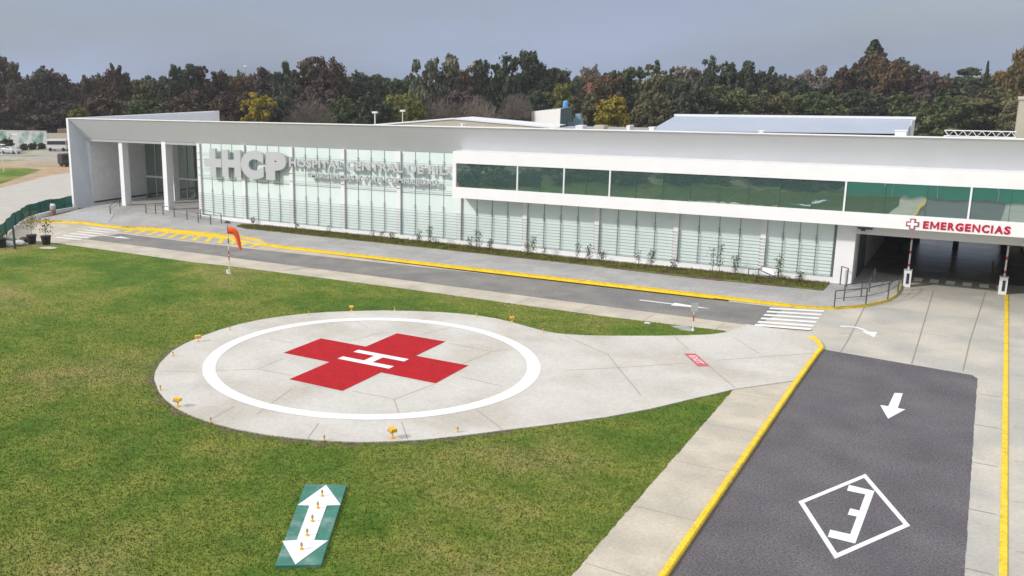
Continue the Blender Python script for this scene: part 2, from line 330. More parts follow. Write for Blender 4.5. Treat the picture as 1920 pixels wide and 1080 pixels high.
struct('helipad_letter_marking', H, WHITEP)
# joints in the slabs
jn = MB(); jm = mat('joint_filler', (.27, .255, .225), .95)
for L in [[(340, 325), (535, 316), (650, 270)], [(535, 316), (690, 345)], [(585, 180), (700, 200)], [(950, 190), (1085, 155)], [(1265, 165), (1400, 130)],
          [(1400, 200), (1590, 238), (1680, 225)], [(1590, 238), (1440, 300)], [(1450, 350), (1640, 395)], [(1330, 385), (1150, 452), (960, 415)], [(1150, 452), (1172, 522)], [(1183, 552), (1210, 632)],
          [(1520, 500), (1640, 590)], [(810, 560), (760, 630)], [(690, 405), (570, 490), (530, 520)], [(975, 100), (1030, 130)], [(430, 485), (330, 540)], [(270, 330), (110, 325)]]:
    jn.line(Z(2.4, 260, 560, L, .055), .032, .055)
for L in [[(0, 460), (70, 550), (225, 738)], [(-300, 570), (0, 555), (550, 520)], [(460, 335), (560, 430)], [(700, 540), (880, 690)], [(750, 500), (1440, 450)], [(870, 340), (1040, 450)], [(-300, 330), (0, 460)]]:
    jn.line(Z(3.692, 1140, 540, L, .055), .035, .055)
jn.line(Z(3.692, 1140, 540, [(890, 692), (1290, 630)], .012), .05, .014)
for L in [[(1215, 825), (1140, 1080), (1105, 1195)], [(1480, 830), (1400, 1080), (1365, 1230)], [(870, 900), (780, 1080), (735, 1150)], [(735, 1040), (800, 1043)]]:
    jn.line(Z(2.7, 1300, 240, L), .06, .002)
for y in (58.2, 63.4, 68.4): jn.line([(-4.6, y), (.9, y-.2)], .025, .002)
for y in (48, 43.5, 39, 34.5, 30, 25.5): jn.line([(.45, y), (1.25, y)], .03, .010); jn.line([(-8.65, y-1.3), (-6.6, y-1.3)], .025, .012)
for x in range(-84, -11, 4): jn.line([(x, 52.2 if x > -68 else 52.5), (x+.1, 54.6)], .025, .016)
for y in range(12, 66, 4): jn.line([(1.75, y), (5.4, y)], .025, .002)
struct('pavement_joints', jn, jm)
# red plate painted on the taxiway, white worn lettering
pl = Gs(((1282.2, 662.7), (1303.9, 662.7), (1331, 686.3), (1308.5, 687)), .06)
struct('taxiway_red_marking', MB().sheet(pl, .060), REDF)
# ---- road markings
mk = MB()
l0, l1 = G(1444.4, 577), G(1413.6, 612.5); r0, r1 = G(1546, 582.5), G(1519, 621.5)
for k in range(6):
    t = k/5.0
    a = l0.lerp(l1, t*.91); b = l0.lerp(l1, t*.91+.085); c = r0.lerp(r1, t*.90+.085); d = r0.lerp(r1, t*.90)
    a.y -= 0; mk.sheet([a, b, c, d], .018 if k < 5 else .056)
struct('zebra_crossing', mk, WHITEP)
mk = MB(); l0, l1 = G(171.7, 427), G(103, 445.5); r0, r1 = G(222, 432), G(150, 451)
for k in range(6):
    t = k/5.0*.93; mk.sheet([l0.lerp(l1, t), l0.lerp(l1, t+.075), r0.lerp(r1, t+.075), r0.lerp(r1, t)], .018)
struct('far_zebra_crossing', mk, WHITEW)
def arrow(x0, x1, xh, y, w, hw): return [(x0, y-w), (xh, y-w), (xh, y-hw), (x1, y), (xh, y+hw), (xh, y+w), (x0, y+w)]
struct('road_arrow', MB().sheet(arrow(-17.8, -13.4, -15.7, 57.6, .10, .42), .018), WHITEP)
struct('far_road_arrow', MB().sheet(arrow(-68.0, -64.1, -66.0, 56.7, .10, .42), .018), WHITEW)
q = MB(); sh = Z(3.692, 1140, 540, [(1610, 265), (1665, 266), (1720, 273), (1760, 284), (1795, 300)]); q.line(sh, .22, .004)
q.sheet(Z(3.692, 1140, 540, [(1865, 306), (1843, 342), (1755, 300), (1800, 302)]), .006)
struct('turn_arrow', q, WHITEP)
struct('lane_arrow', MB().sheet(Z(2.454, 1220, 640, [(1122, 238), (1160, 240), (1137, 308), (1172, 314), (1092, 357), (1056, 294), (1093, 299)]), .011), WHITEP)
dm = [(-2.62, 35.7), (-.97, 32.08), (-2.62, 28.5), (-4.2, 32.0)]; c_ = Vector((sum(p[0] for p in dm)/4, sum(p[1] for p in dm)/4))
q = MB(); inn = [c_+(Vector(p)-c_)*.885 for p in dm]
for k in range(4): j = (k+1) % 4; q.poly([(*dm[k], .011), (*dm[j], .011), (*inn[j], .011), (*inn[k], .011)][::-1])
q.sheet(Z(2.454, 1220, 640, [(912, 662), (1030, 690), (941, 932), (814, 901), (826, 868), (918, 889), (948, 808), (906, 799), (918, 770), (960, 780), (987, 706), (903, 688)]), .014)
struct('emergency_lane_marking', q, WHITEP)
struct('gate_crossing', (lambda mb: [mb.sheet([(x, 73.0), (x+.52, 73.0), (x+.52, 74.3), (x, 74.3)], .006) for x in [-3.85+.95*k for k in range(6)]] and mb)(MB()), mat('gate_paint', (.92, .92, .90), .8))

# ---- kerbs
def kerb(name, pts, w, h, m, side=1):
    pts = [Vector((p[0], p[1])) for p in pts]; mb = MB(); A = []; B = []
    for k, p in enumerate(pts):
        d = (pts[min(k+1, len(pts)-1)]-pts[max(k-1, 0)]).normalized(); n = Vector((-d.y, d.x))*side; A.append(p); B.append(p+n*w)
    for k in range(len(pts)-1): mb.prism([tuple(A[k]), tuple(A[k+1]), tuple(B[k+1]), tuple(B[k])], -.05, h)
    bm = bmesh.new(); me = bpy.data.meshes.new('t'); me.from_pydata(mb.v, [], mb.f); bm.from_mesh(me); bmesh.ops.remove_doubles(bm, verts=bm.verts, dist=.001)
    seen = {}
    for f in bm.faces: seen.setdefault(tuple(sorted(v.index for v in f.verts)), []).append(f)
    bmesh.ops.delete(bm, geom=[f for fs in seen.values() if len(fs) > 1 for f in fs], context='FACES_ONLY')
    bm.verts.index_update()
    es = [e for e in bm.edges if e.is_manifold and all(v.co.z > h-.01 for v in e.verts) and e.calc_face_angle(0) > 1]
    bmesh.ops.bevel(bm, geom=es, offset=.03, segments=2, affect='EDGES'); bmesh.ops.recalc_face_normals(bm, faces=bm.faces)
    me2 = bpy.data.meshes.new(name); bm.to_mesh(me2); bm.free(); bpy.data.meshes.remove(me); me2.materials.append(m)
    o = bpy.data.objects.new(name, me2); COL.objects.link(o); o['kind'] = 'structure'; return o
kl = [tuple(G(*q).xy) for q in ((1522, 633.5), (1531, 637), (1538, 643), (1543, 651), (1544.5, 656))]
kerb('yellow_kerb', kl + [(-6.36, 50.6), (-6.4, 45), (-6.4, 36), (-6.4, 27), (-6.4, 18), (-6.4, 9.3)], .22, .14, YELP, -1)
kerb('lane_kerb', [(1.36, 71.3), (1.36, 50), (1.36, 30), (1.36, 9.3)], .21, .05, YELP, 1)
# building-side pavement
PV = [tuple(G(x, y, .15).xy) for x, y in ((10, 419), (45, 415), (78, 413.4), (115, 412.8), (155, 416), (198, 421.7), (228, 424.5), (257, 424.3), (303, 427.5), (360, 433.5), (420, 440), (470, 445.5), (484, 449), (496, 456.7), (540, 462.5), (700, 480.5), (840, 497), (1100, 526.5), (1340, 554), (1480, 570.5), (1530, 574.5), (1565, 575.5), (1600, 573.5), (1623, 570.5), (1650, 565.5), (1666, 561), (1676, 555), (1683, 549.5), (1689, 541), (1692, 532))]
PVX = PV + [(-4.35, 73.0)]
def gz(x, y):
    sx = min(1, max(0, (-61-x)/9)); sy = min(1, max(0, (y-61.5)/5)); sx = sx*sx*(3-2*sx); return .15+.45*sx*sy
def pave():
    mb = MB(); N = 12; rows = []
    P = []
    for k in range(len(PVX)-1):
        a, b = Vector(PVX[k]), Vector(PVX[k+1]); n = max(1, int((b-a).length/1.2))
        for t in range(n): P.append(a.lerp(b, t/n))
    P.append(Vector(PVX[-1]))
    for p in P:
        xb = p.x if p.x < -8 else max(-8, -8+(p.x+8)*0.0)
        top = Vector((p.x if p.x < -7.2 else -7.2, 80 if p.x < -66 else 69.2))
        if p.x >= -7.2: top = Vector((-7.2, min(76, 69.2+(p.x+7.2)*2.2)))
        rows.append([p.lerp(top, t/N) for t in range(N+1)])
    for a, b in zip(rows[:-1], rows[1:]):
        for t in range(N): mb.poly([(p.x, p.y, gz(p.x, p.y)) for p in (a[t], b[t], b[t+1], a[t+1])])
    return mb
struct('sidewalk', pave(), PAVEC)
kerb('yellow_sidewalk_kerb', PV[1:20], .22, .158, YELP, 1)
kerb('corner_kerb', PV[19:23], .10, .156, YELP, 1)
kerb('corner_kerb', PV[22:], .12, .156, YELP, 1)
# tile joints on the sidewalk
tj = MB()
for k in range(0, 34): x = -60+k*1.55; tj.line([(x, 61.2), (x+.3, 68.2)], .02, .156)
for y in (62.6, 65.0): tj.line([(-60, y), (-9, y)], .02, .156)
struct('sidewalk_joints', tj, mat('tile_joint', (.30, .30, .30), .9))
# gutter paint
gp = MB()
def offs(P, w0, w1, z, mb):
    P = [Vector(p) for p in P]
    for k in range(len(P)-1):
        d = (P[k+1]-P[k]).normalized(); n = Vector((d.y, -d.x)); mb.poly([(*(P[k]+n*w1), z), (*(P[k+1]+n*w1), z), (*(P[k+1]+n*w0), z), (*(P[k]+n*w0), z)])
offs([PV[2], PV[4], PV[6]], .0, .55, .016, gp)
offs([PV[13], PV[14], PV[15], PV[16], PV[17], PV[18]], .0, .38, .016, gp)
offs([PV[18], PV[19], (PV[19][0]+1, PV[19][1]-.1)], .0, .2, .016, gp)
# drop-off bay: yellow band and slanted bars
bay_lo = [G(x, y) for x, y in ((223, 435), (287, 443.3), (353, 450.8), (430, 458.3), (482, 465))]
bay_hi = [Vector((*PV[i], 0)) for i in (6, 8, 9, 10, 13)]
struct('bay_floor', MB().poly([(p.x, p.y, .016) for p in bay_lo] + [(p.x, p.y, .016) for p in reversed(bay_hi)]), PAVEC)
def along(P, t):
    n = len(P)-1; s_ = min(n-1e-6, t*n); i = int(s_); return P[i].lerp(P[i+1], s_-i)
for k in range(40):
    t0, t1 = k/40, (k+1)/40
    h0, h1, l0_, l1_ = along(bay_hi, t0), along(bay_hi, t1), along(bay_lo, t0), along(bay_lo, t1)
    gp.poly([(*h0.lerp(l0_, .38).xy, .022), (*h1.lerp(l1_, .38).xy, .022), (*h1.xy, .022), (*h0.xy, .022)])
for k in range(12):
    t = .03+k*.081
    a = along(bay_hi, t+.035).lerp(along(bay_lo, t+.035), .36); b = along(bay_hi, t+.062).lerp(along(bay_lo, t+.062), .36)
    c = along(bay_lo, min(1, t+.027)); d = along(bay_lo, t)
    gp.poly([(*d.xy, .024), (*c.xy, .024), (*b.xy, .024), (*a.xy, .024)])
struct('gutter_paint', gp, YELP)

# planting bed along the facade
bed = [(443, 424.5), (460, 429), (520, 435), (858.6, 471), (1100, 497.5), (1300, 521.3), (1340, 525.5), (1440, 535), (1542, 545)]
bed_far = [(1556, 531), (1340, 509), (1100, 487), (858, 459), (640, 437), (500, 423.5), (455, 421)]
bp = [G(x, y, .16) for x, y in bed]+[G(x, y, .16) for x, y in bed_far]
bp = [Vector((p.x, min(p.y, 68.75), 0)) for p in bp]
struct('planting_bed', MB().prism([tuple(p.xy) for p in bp], .1, .185), mat('bed_soil', (.13, .085, .045), .95, var=.3, vs=2, fine=.4, fs=10, bump=.9, bs=9, col2=(.13, .15, .035), c2s=.55, lo=.46, hi=.54))
def tufts(name, n, sampler, hmin, hmax, m, wd=.02, lean=.5):
    r = np.random.RandomState(3); V = np.zeros((n*3, 3)); k = 0
    pts = sampler(n, r); a = r.rand(n)*6.283; h = hmin+(hmax-hmin)*r.rand(n); dx, dy = np.cos(a)*wd*(.5+r.rand(n)), np.sin(a)*wd*(.5+r.rand(n)); b = r.rand(n)*6.283; ln = h*lean*r.rand(n)
    V[0::3] = pts+np.c_[dx, dy, 0*dx]; V[1::3] = pts-np.c_[dx, dy, 0*dx]; V[2::3] = pts+np.c_[np.cos(b)*ln, np.sin(b)*ln, h]
    me = bpy.data.meshes.new(name); me.vertices.add(n*3); me.vertices.foreach_set('co', V.ravel()); me.loops.add(n*3); me.loops.foreach_set('vertex_index', np.arange(n*3)); me.polygons.add(n); me.polygons.foreach_set('loop_start', np.arange(0, n*3, 3)); me.update(calc_edges=True); me.materials.append(m)
    o = bpy.data.objects.new(name, me); COL.objects.link(o); return o
def inside(poly, x, y):
    c = np.zeros(len(x), bool); n = len(poly)
    for i in range(n):
        x1, y1 = poly[i][0], poly[i][1]; x2, y2 = poly[(i+1) % n][0], poly[(i+1) % n][1]
        if y1 == y2: continue
        c ^= ((y1 > y) != (y2 > y)) & (x < (x2-x1)*(y-y1)/(y2-y1)+x1)
    return c
def samp_poly(poly, z, box, hole=None, dens=None):
    def f(n, r):
        out = np.zeros((0, 3))
        while len(out) < n:
            x = r.uniform(box[0], box[1], n*2); y = r.uniform(box[2], box[3], n*2); k = inside(poly, x, y)
            if hole is not None: k &= ~inside(hole, x, y)
            if dens is not None: k &= r.rand(len(x)) < dens(x, y)
            out = np.vstack([out, np.c_[x[k], y[k], np.full(k.sum(), z)]])
        return out[:n]
    return f
tag(tufts('bed_grass', 26000, samp_poly([tuple(p.xy) for p in bp], .18, (-62, -7, 66, 69)), .05, .20, leafmat('bed_grass_blades', (.09, .065, .02), (.13, .135, .035), (.19, .19, .05)), .025), 'short rough grass and dry weeds growing in the bed along the glass wall', 'grass', kind='stuff')
padl = [tuple(p) for p in pad]
def dn(x, y): return np.clip(1.35-np.hypot(x, y)/55, .12, 1)
tag(tufts('grass', 260000, samp_poly([p for p in lawn_edge], 0, (-75, -8.7, 12, 53), padl, dn), .025, .075, leafmat('lawn_blades', (.08, .135, .022), (.12, .165, .032), (.17, .19, .055)), .020, .9), 'short mown grass blades of the lawn round the helipad', 'grass', kind='stuff')

# ================================================================== HOSPITAL BUILDING
FY, GY = 67.2, 69.0           # front plane, glass plane
XL, XR = -85.0, 9.0
ZT, ZB = 10.17, 7.85
HB = empty('hospital_building', (-40, 69, 0), 0, 'long white hospital wing with frosted glass wall and flared grey fascia behind the helipad', 'building')
HB.location = (0, 0, 0)
# fascia, leaning outward at its top
f = MB()
f.poly([(-84.55, GY, ZB), (XR, GY, ZB), (XR, FY, ZT), (XL, FY, ZT)])
f.build('fascia', FASC, HB)
MB().poly([(XL-.3, FY-.01, ZT+.002), (XR, FY-.01, ZT+.002), (XR, FY+.35, ZT+.002), (XL-.3, FY+.35, ZT+.002)]).poly([(XL-.3, FY-.01, ZT-.07), (XR, FY-.01, ZT-.07), (XR, FY-.01, ZT+.002), (XL-.3, FY-.01, ZT+.002)]).build('coping', WHITE, HB)
MB().poly([(-84.6, GY-.02, ZB-.003), (XR, GY-.02, ZB-.003), (XR, GY+.2, ZB-.003), (-84.6, GY+.2, ZB-.003)][::-1]).box(-84.3, -36.9, GY+.02, GY+.2, ZB-.28, ZB-.01).build('fascia_edge', mat('fascia_trim', (.40, .42, .44), .6), HB)
# left flared fin wall
fin = MB()
o_, i_ = -85.35, -85.02
fin.poly([(o_, FY, 0), (i_, FY, 0), (i_, FY, ZT), (o_, FY, ZT)])
fin.poly([(o_, 92, 0), (o_, FY, 0), (o_, FY, ZT), (o_, 92, ZT)])
fin.poly([(i_, FY, ZT+.001), (o_, FY, ZT+.001), (o_, 91, ZT-.1), (i_, 91, ZT-.1)][::-1])
fin.poly([(i_, 91, 8.3), (i_, 91, ZT-.1), (i_, FY+.4, ZT), (i_, FY+.4, 8.3)][::-1])
fin.poly([(o_, 91, 7), (i_, 91, 7), (i_, 91, ZT-.1), (o_, 91, ZT-.1)][::-1])
fin.build('end_wall', WHITE, HB)
MB().poly([(i_, FY, .1), (-84.15, 69.3, .1), (-84.15, 69.3, ZB+.3), (-84.55, GY, ZB), (i_, FY, ZT)]).build('fin_lining', FINGREY, HB)
for k in range(17): y = 68.8+k*1.36; MB().box(i_-.004, i_+.02, y, y+.07, 9.0, ZT-.12).build('parapet_seam', WHITE, HB)
MB().box(-84.75, -84.2, 69.3, 77.5, .1, ZB+.1).build('side_wall', GREYW, HB)
MB().box(-84.195, -84.16, 69.35, 77.4, .55, .72).build('skirting', DARKG, HB)
# portico: soffit, columns, back glazing
MB().box(-84.5, -67.0, GY+.2, 77.6, ZB-.05, ZB+.15).build('soffit', WHITE, HB)
colm = MB().box(-.30, .30, 0, .85, .35, ZB-.02)
c0 = colm.build('column', WHITE, HB); c0.location = (-79.0, 69.15, 0)
for x, y in ((-72.15, 69.0), (-77.4, 75.1)):
    c = c0.copy(); COL.objects.link(c); c.parent = HB; c.location = (x, y, 0)
pg = MB()
xs_ = [-84.2+k*1.72 for k in range(11)]
for a, b in zip(xs_[:-1], xs_[1:]):
    t = rng.uniform(-.01, .01); pg.poly([(a, 77.5, .5), (b, 77.5+t, .5), (b, 77.5+t, ZB-.05), (a, 77.5, ZB-.05)])
pgo = pg.build('glass_wall', PORTGL, HB)
mm = MB()
for a in xs_[1:-1]: mm.box(a-.05, a+.05, 77.40, 77.49, .55, 2.75); mm.box(a-.045, a+.045, 77.40, 77.49, 2.99, ZB-.06)
mm.build('mullion', mat('bright_mullion', (.50, .55, .54), .5), pgo)
MB().box(-84.15, -67.0, 77.30, 77.46, 2.76, 2.98).build('transom', WHITE, pgo)
for k, x in enumerate((-76.4, -74.6, -72.4)):
    pass
# roofs behind the parapet (low)
MB().box(-85.0, XR, 69.6, 90.5, 8.30, 8.42).build('roof', ROOFG, HB)
MB().poly([(XR, FY+.34, ZT-.01), (XL, FY+.34, ZT-.01), (XL, 69.7, 8.42), (XR, 69.7, 8.42)]).build('fascia_back', FASC, HB)
MB().box(-85.0, -7.5, 90.3, 90.5, 0, 8.34).build('back_wall', WHITE, HB)
# hall glazing bays
def bay(x0, x1, z1, upper):
    g = MB(); n = 4; w_ = (x1-x0-.36)/n; xa = x0+.18
    r_ = random.Random(int(x0*10))
    for k in range(n):
        a, b = xa+k*w_, xa+(k+1)*w_
        zs = [.52, 4.27, z1] if upper else [.52, z1]
        for z0_, z1_ in zip(zs[:-1], zs[1:]):
            t = r_.uniform(-.006, .006); g.poly([(a, GY, z0_), (b, GY+t, z0_), (b, GY+t, z1_), (a, GY, z1_)])
    go = g.build('frosted_glass_bay', MINT, HB)
    for k in range(n+1):
        a = xa+k*w_
        mu = MB().box(a-.018, a+.018, GY-.035, GY+.04, .52, z1)
        if 0 < k < n:
            for zz in (3.2, 3.0, z1-.95, z1-.75) if upper else (3.25, 3.05, 2.9):
                mu.box(a-.07, a+.07, GY-.14, GY-.03, zz-.02, zz+.02)
        mu.build('mullion', GLINE, go)
    tr = MB().box(xa, x1-.18, GY-.04, GY+.04, .50, .56)
    tr.build('glazing_bead', GLINE, go)
    if upper: MB().box(xa, x1-.18, GY-.03, GY+.04, 4.235, 4.285).build('transom', GLINE, go)
    if upper:
        rl = MB()
        for zz in (6.86, 6.2, 5.35, 4.62): rl.box(xa-.3, x1-.05, GY-.30, GY-.27, zz, zz+.03)
        rl.build('sign_rail', mat('sign_rail_metal', (.28, .32, .33), .5), go)
    s_ = MB()
    for k in range(10):
        z = .66+k*.235; s_.box(x0-.15, x1-.15, GY-.34, GY-.315, z, z+.024)
        for q in range(n+1): s_.box(xa+q*w_-.03, xa+q*w_+.03, GY-.315, GY-.03, z, z+.03)
    s_.build('louvre_rails', WIRE, go)
cx = [-66.95+6.01*k for k in range(10)]
for k in range(5): bay(cx[k], cx[k+1], ZB-.02, True)
for k in range(5, 9): bay(cx[k], cx[k+1], 4.6, False)
bay(cx[9], -8.28, 4.6, False)
pil = MB().box(-.18, .18, -.22, .3, .45, ZB-.02)
pil2 = MB().box(-.18, .18, -.22, .3, .45, 4.6)
p0 = pil.build('pilaster', WHITE, HB); p0.location = (cx[0], GY, 0)
for k in range(1, 6):
    c = p0.copy(); COL.objects.link(c); c.parent = HB; c.location = (cx[k], GY, 0)
p1 = pil2.build('pilaster', WHITE, HB); p1.location = (cx[6], GY, 0)
for k in range(7, 10):
    c = p1.copy(); COL.objects.link(c); c.parent = HB; c.location = (cx[k], GY, 0)
MB().box(-68.6, -8.28, GY-.26, GY+.3, -.02, .505).build('plinth', WHITE, HB)
MB().box(-8.28, -7.15, GY-.24, 69.8, 0, 4.6).build('corner_pier', WHITE, HB)
MB().box(-66.9, -7.6, GY+.3, GY+.5, 0, ZB-.05).build('inner_wall', mat('inner_wall_pale', (.6, .7, .68), .8), HB)
# projecting upper storey
BX0, BX1, BZ0, BZ1, WZ0, WZ1 = -36.7, XR, 4.36, 8.17, 5.24, 7.20
WX0 = -36.38
bx = MB()
bx.poly([(BX0, FY, BZ0), (BX1, FY, BZ0), (BX1, FY, WZ0), (BX0, FY, WZ0)])
bx.poly([(BX0, FY, WZ1), (BX1, FY, WZ1), (BX1, FY, BZ1), (BX0, FY, BZ1)])
bx.poly([(BX0, FY, WZ0), (WX0, FY, WZ0), (WX0, FY, WZ1), (BX0, FY, WZ1)])
bx.poly([(BX0, GY+.4, BZ0), (BX0, FY, BZ0), (BX0, FY, BZ1), (BX0, GY+.4, BZ1)])
bx.poly([(BX0, FY, BZ1), (BX1, FY, BZ1), (BX1, GY, BZ1), (BX0, GY, BZ1)])
bx.poly([(BX0, GY+.6, BZ0), (BX1, GY+.6, BZ0), (BX1, FY, BZ0), (BX0, FY, BZ0)])
bx.poly([(WX0, FY, WZ0), (BX1, FY, WZ0), (BX1, FY+.14, WZ0), (WX0, FY+.14, WZ0)])
bx.poly([(WX0, FY+.14, WZ1), (BX1, FY+.14, WZ1), (BX1, FY, WZ1), (WX0, FY, WZ1)])
bx.poly([(WX0, FY, WZ0), (WX0, FY+.14, WZ0), (WX0, FY+.14, WZ1), (WX0, FY, WZ1)])
bx.build('upper_storey_wall', WHITE, HB)
wm = [WX0, -30.92, -27.06, -23.47, -7.86, -1.08, XR]
r_ = random.Random(5)
for a, b in zip(wm[:-1], wm[1:]):
    n = max(2, round((b-a)/1.95)); g = MB(); jl = []
    for k in range(n):
        x0, x1 = a+(b-a)*k/n, a+(b-a)*(k+1)/n; t1, t2 = r_.uniform(-.006, .006), r_.uniform(-.004, .004)
        g.poly([(x0, FY+.10-t1, WZ0), (x1, FY+.10+t1, WZ0), (x1, FY+.10+t1+t2, WZ1), (x0, FY+.10-t1+t2, WZ1)])
        if k: jl.append(MB().box(x0-.012, x0+.012, FY+.06, FY+.095, WZ0, WZ1))
    go = g.build('window', GREENGL, HB); [j_.build('glass_joint', mat('glass_joint', (.05, .12, .10), .5), go) for j_ in jl]
for x in wm[1:-1]: MB().box(x-.05, x+.05, FY+.01, FY+.085, WZ0, WZ1).build('mullion', WHITE, HB)
# the vehicle passage under it
MB().box(-7.15, XR, 68.5, 69.0, 3.66, 4.34).build('lintel', mat('lintel_paint', (.66, .66, .65), .6), HB)
MB().box(-7.5, -7.2, 69.8, 90, -.02, 4.34).build('passage_wall', mat('passage_wall_grey', (.62, .61, .58), .9, var=.1, vs=1, fine=.1, fs=6), HB)
MB().box(-7.19, -7.12, 71.6, 75.4, .15, 3.3).build('side_door', DARKG, HB)
MB().box(-7.5, XR, 69.1, 90, 4.35, 4.6).build('passage_ceiling', mat('white_ceiling', (.75, .75, .75), .8), HB)
for x, y in ((-5.2, 85), (-2.0, 88), (1.2, 88.3)):
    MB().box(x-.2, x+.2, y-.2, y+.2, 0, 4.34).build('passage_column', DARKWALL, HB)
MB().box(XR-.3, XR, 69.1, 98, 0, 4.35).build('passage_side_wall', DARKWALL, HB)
MB().box(-7.2, XR, 90, 90.3, 1.7, 4.34).box(-7.2, -4.6, 90, 90.3, 0, 1.7).build('added_end_wall', DARKWALL, HB)  # unseen wall added to dim the daylight mirrored in the passage floor
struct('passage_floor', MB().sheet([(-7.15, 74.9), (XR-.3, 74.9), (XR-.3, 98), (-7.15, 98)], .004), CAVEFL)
struct('threshold_shade', MB().sheet([(-4.3, 72.3), (5.4, 72.3), (5.4, 74.9), (-7.1, 74.9), (-7.1, 72.9)], .000), mat('shade_tinted_concrete', (.27, .27, .22), .8, var=.15, vs=1, fine=.1, fs=9))  # shade under the overhang, put into a darker concrete colour
ln = MB(); [ln.line([(x, 75.2), (x, 84)], .12, .012) for x in (-1.9, .6)]
struct('parking_lines', ln, mat('dim_yellow_paint', (.30, .17, .03), .8))
# wall fixtures
MB().box(-7.05, -6.2, 68.3, 68.48, 4.02, 4.10).box(-6.85, -6.6, 68.2, 68.45, 3.92, 4.02).build('camera_fixture', DARKG, HB)

# ---- lettering
def text_obj(name, s, x0, x1, z0, z1, y, depth, m, parent, off=.02, spacing=1.0, flat=None):
    cu = bpy.data.curves.new(name, 'FONT'); cu.body = s; cu.extrude = .05; cu.offset = off; cu.size = 1; cu.space_character = spacing; cu.resolution_u = 4
    t = bpy.data.objects.new(name, cu); COL.objects.link(t); bpy.context.view_layer.update()
    me = bpy.data.meshes.new_from_object(t); bpy.data.objects.remove(t); me.name = name; me.materials.clear(); me.materials.append(m)
    co = np.zeros(len(me.vertices)*3); me.vertices.foreach_get('co', co); co = co.reshape(-1, 3); mn = co.min(0); mx = co.max(0)
    u = (co[:, 0]-mn[0])/(mx[0]-mn[0]); v = (co[:, 1]-mn[1])/(mx[1]-mn[1]); w_ = (co[:, 2]-mn[2])/(mx[2]-mn[2])
    if flat: o0, du, dv, th = flat; P = np.outer(np.ones(len(u)), o0)+np.outer(u, du)+np.outer(v, dv)+np.outer(w_, (0, 0, th))
    else: P = np.c_[x0+u*(x1-x0), y+(1-w_)*depth, z0+v*(z1-z0)]
    me.vertices.foreach_set('co', P.ravel()); me.update()
    o = bpy.data.objects.new(name, me); COL.objects.link(o)
    if parent: o.parent = parent
    return o
HS = empty('hospital_sign', (0, 0, 0), 0, 'large grey raised letters HCP with a cross before the frosted glass, hospital name beside them', 'sign')
ly = 68.35
cxm, czm = -64.58, 5.98
cr = [(-.40, 1.42), (.40, 1.42), (.40, .42), (1.16, .42), (1.16, -.42), (.40, -.42), (.40, -1.42), (-.40, -1.42), (-.40, -.42), (-1.16, -.42), (-1.16, .42), (-.40, .42)]
def vplate(pts, x, z, y0, y1):
    mb = MB(); n = len(pts); P = [(x+a, z+b) for a, b in pts]
    ar = sum(P[k][0]*P[(k+1) % n][1]-P[(k+1) % n][0]*P[k][1] for k in range(n))
    if ar < 0: P.reverse()
    i = 0; mb.v = [(a, y0, b) for a, b in P]+[(a, y1, b) for a, b in P]; mb.f = [tuple(range(n)), tuple(range(2*n-1, n-1, -1))]
    for k in range(n): j = (k+1) % n; mb.f.append((k, n+k, n+j, j))
    return mb
vplate(cr, cxm, czm, ly, ly+.28).build('cross', LETTER, HS)
text_obj('letter', 'H', -63.35, -60.85, 4.68, 7.33, ly, .28, LETTER, HS, .075)
text_obj('letter', 'C', -60.85, -57.95, 4.62, 7.38, ly, .28, LETTER, HS, .085)
text_obj('letter', 'P', -57.65, -55.15, 4.64, 7.33, ly, .28, LETTER, HS, .085)
text_obj('name_lettering', 'HOSPITAL CENTRAL DE PILAR', -54.85, -36.15, 6.03, 6.80, ly+.05, .2, LETTER, HS, .042, 1.07)
text_obj('tagline_lettering', 'EMERGENCIAS Y ALTA COMPLEJIDAD', -52.65, -38.75, 5.0, 5.55, ly+.05, .2, LETTER, HS, .03, 1.09)
ES = empty('emergency_sign', (0, 0, 0), 0, 'red raised letters EMERGENCIAS with an outlined cross on the white wall above the gate', 'sign')
WD = dict(E=.60, M=.96, R=.72, G=.84, N=.80, C=.78, I=.20, A=.88, S=.66)
tot = sum(WD[c] for c in 'EMERGENCIAS')+.16*8+.07*2; xx = -3.36; un = (1.12+3.36)/tot
for c in 'EMERGENCIAS':
    w_ = WD[c]*un; h0, h1 = 4.49, 4.97
    if c == 'M':
        P = [(0, 0), (.2, 0), (.2, .62), (.44, .12), (.56, .12), (.80, .62), (.80, 0), (1, 0), (1, 1), (.80, 1), (.5, .40), (.20, 1), (0, 1)]
        vplate([(a*w_, b*(h1-h0)) for a, b in P], xx, h0, FY-.035, FY-.001).build('letter', RUBY, ES)
    elif c == 'I': vplate([(0, 0), (w_, 0), (w_, h1-h0), (0, h1-h0)], xx, h0, FY-.035, FY-.001).build('letter', RUBY, ES)
    elif c == 'N': vplate([(a*w_, b*(h1-h0)) for a, b in [(0, 0), (.22, 0), (.22, .66), (.78, 0), (1, 0), (1, 1), (.78, 1), (.78, .34), (.22, 1), (0, 1)]], xx, h0, FY-.035, FY-.001).build('letter', RUBY, ES)
    else:
        e_ = .012 if c in 'GCS' else 0
        text_obj('letter', c, xx, xx+w_, h0-e_, h1+e_, FY-.035, .03, RUBY, ES, .05)
    xx += w_+(.07 if c in 'RA' else .16)*un
def crossp(r, a): return [(-a, r), (a, r), (a, a), (r, a), (r, -a), (a, -a), (a, -r), (-a, -r), (-a, -a), (-r, -a), (-r, a), (-a, a)]
vplate(crossp(.345, .15), -3.93, 4.73, FY-.05, FY-.001).build('cross_outline', mat('cross_red_grey', (.33, .06, .10), .5), ES)
vplate(crossp(.275, .08), -3.93, 4.73, FY-.07, FY-.051).build('cross_face', WHITE, ES)
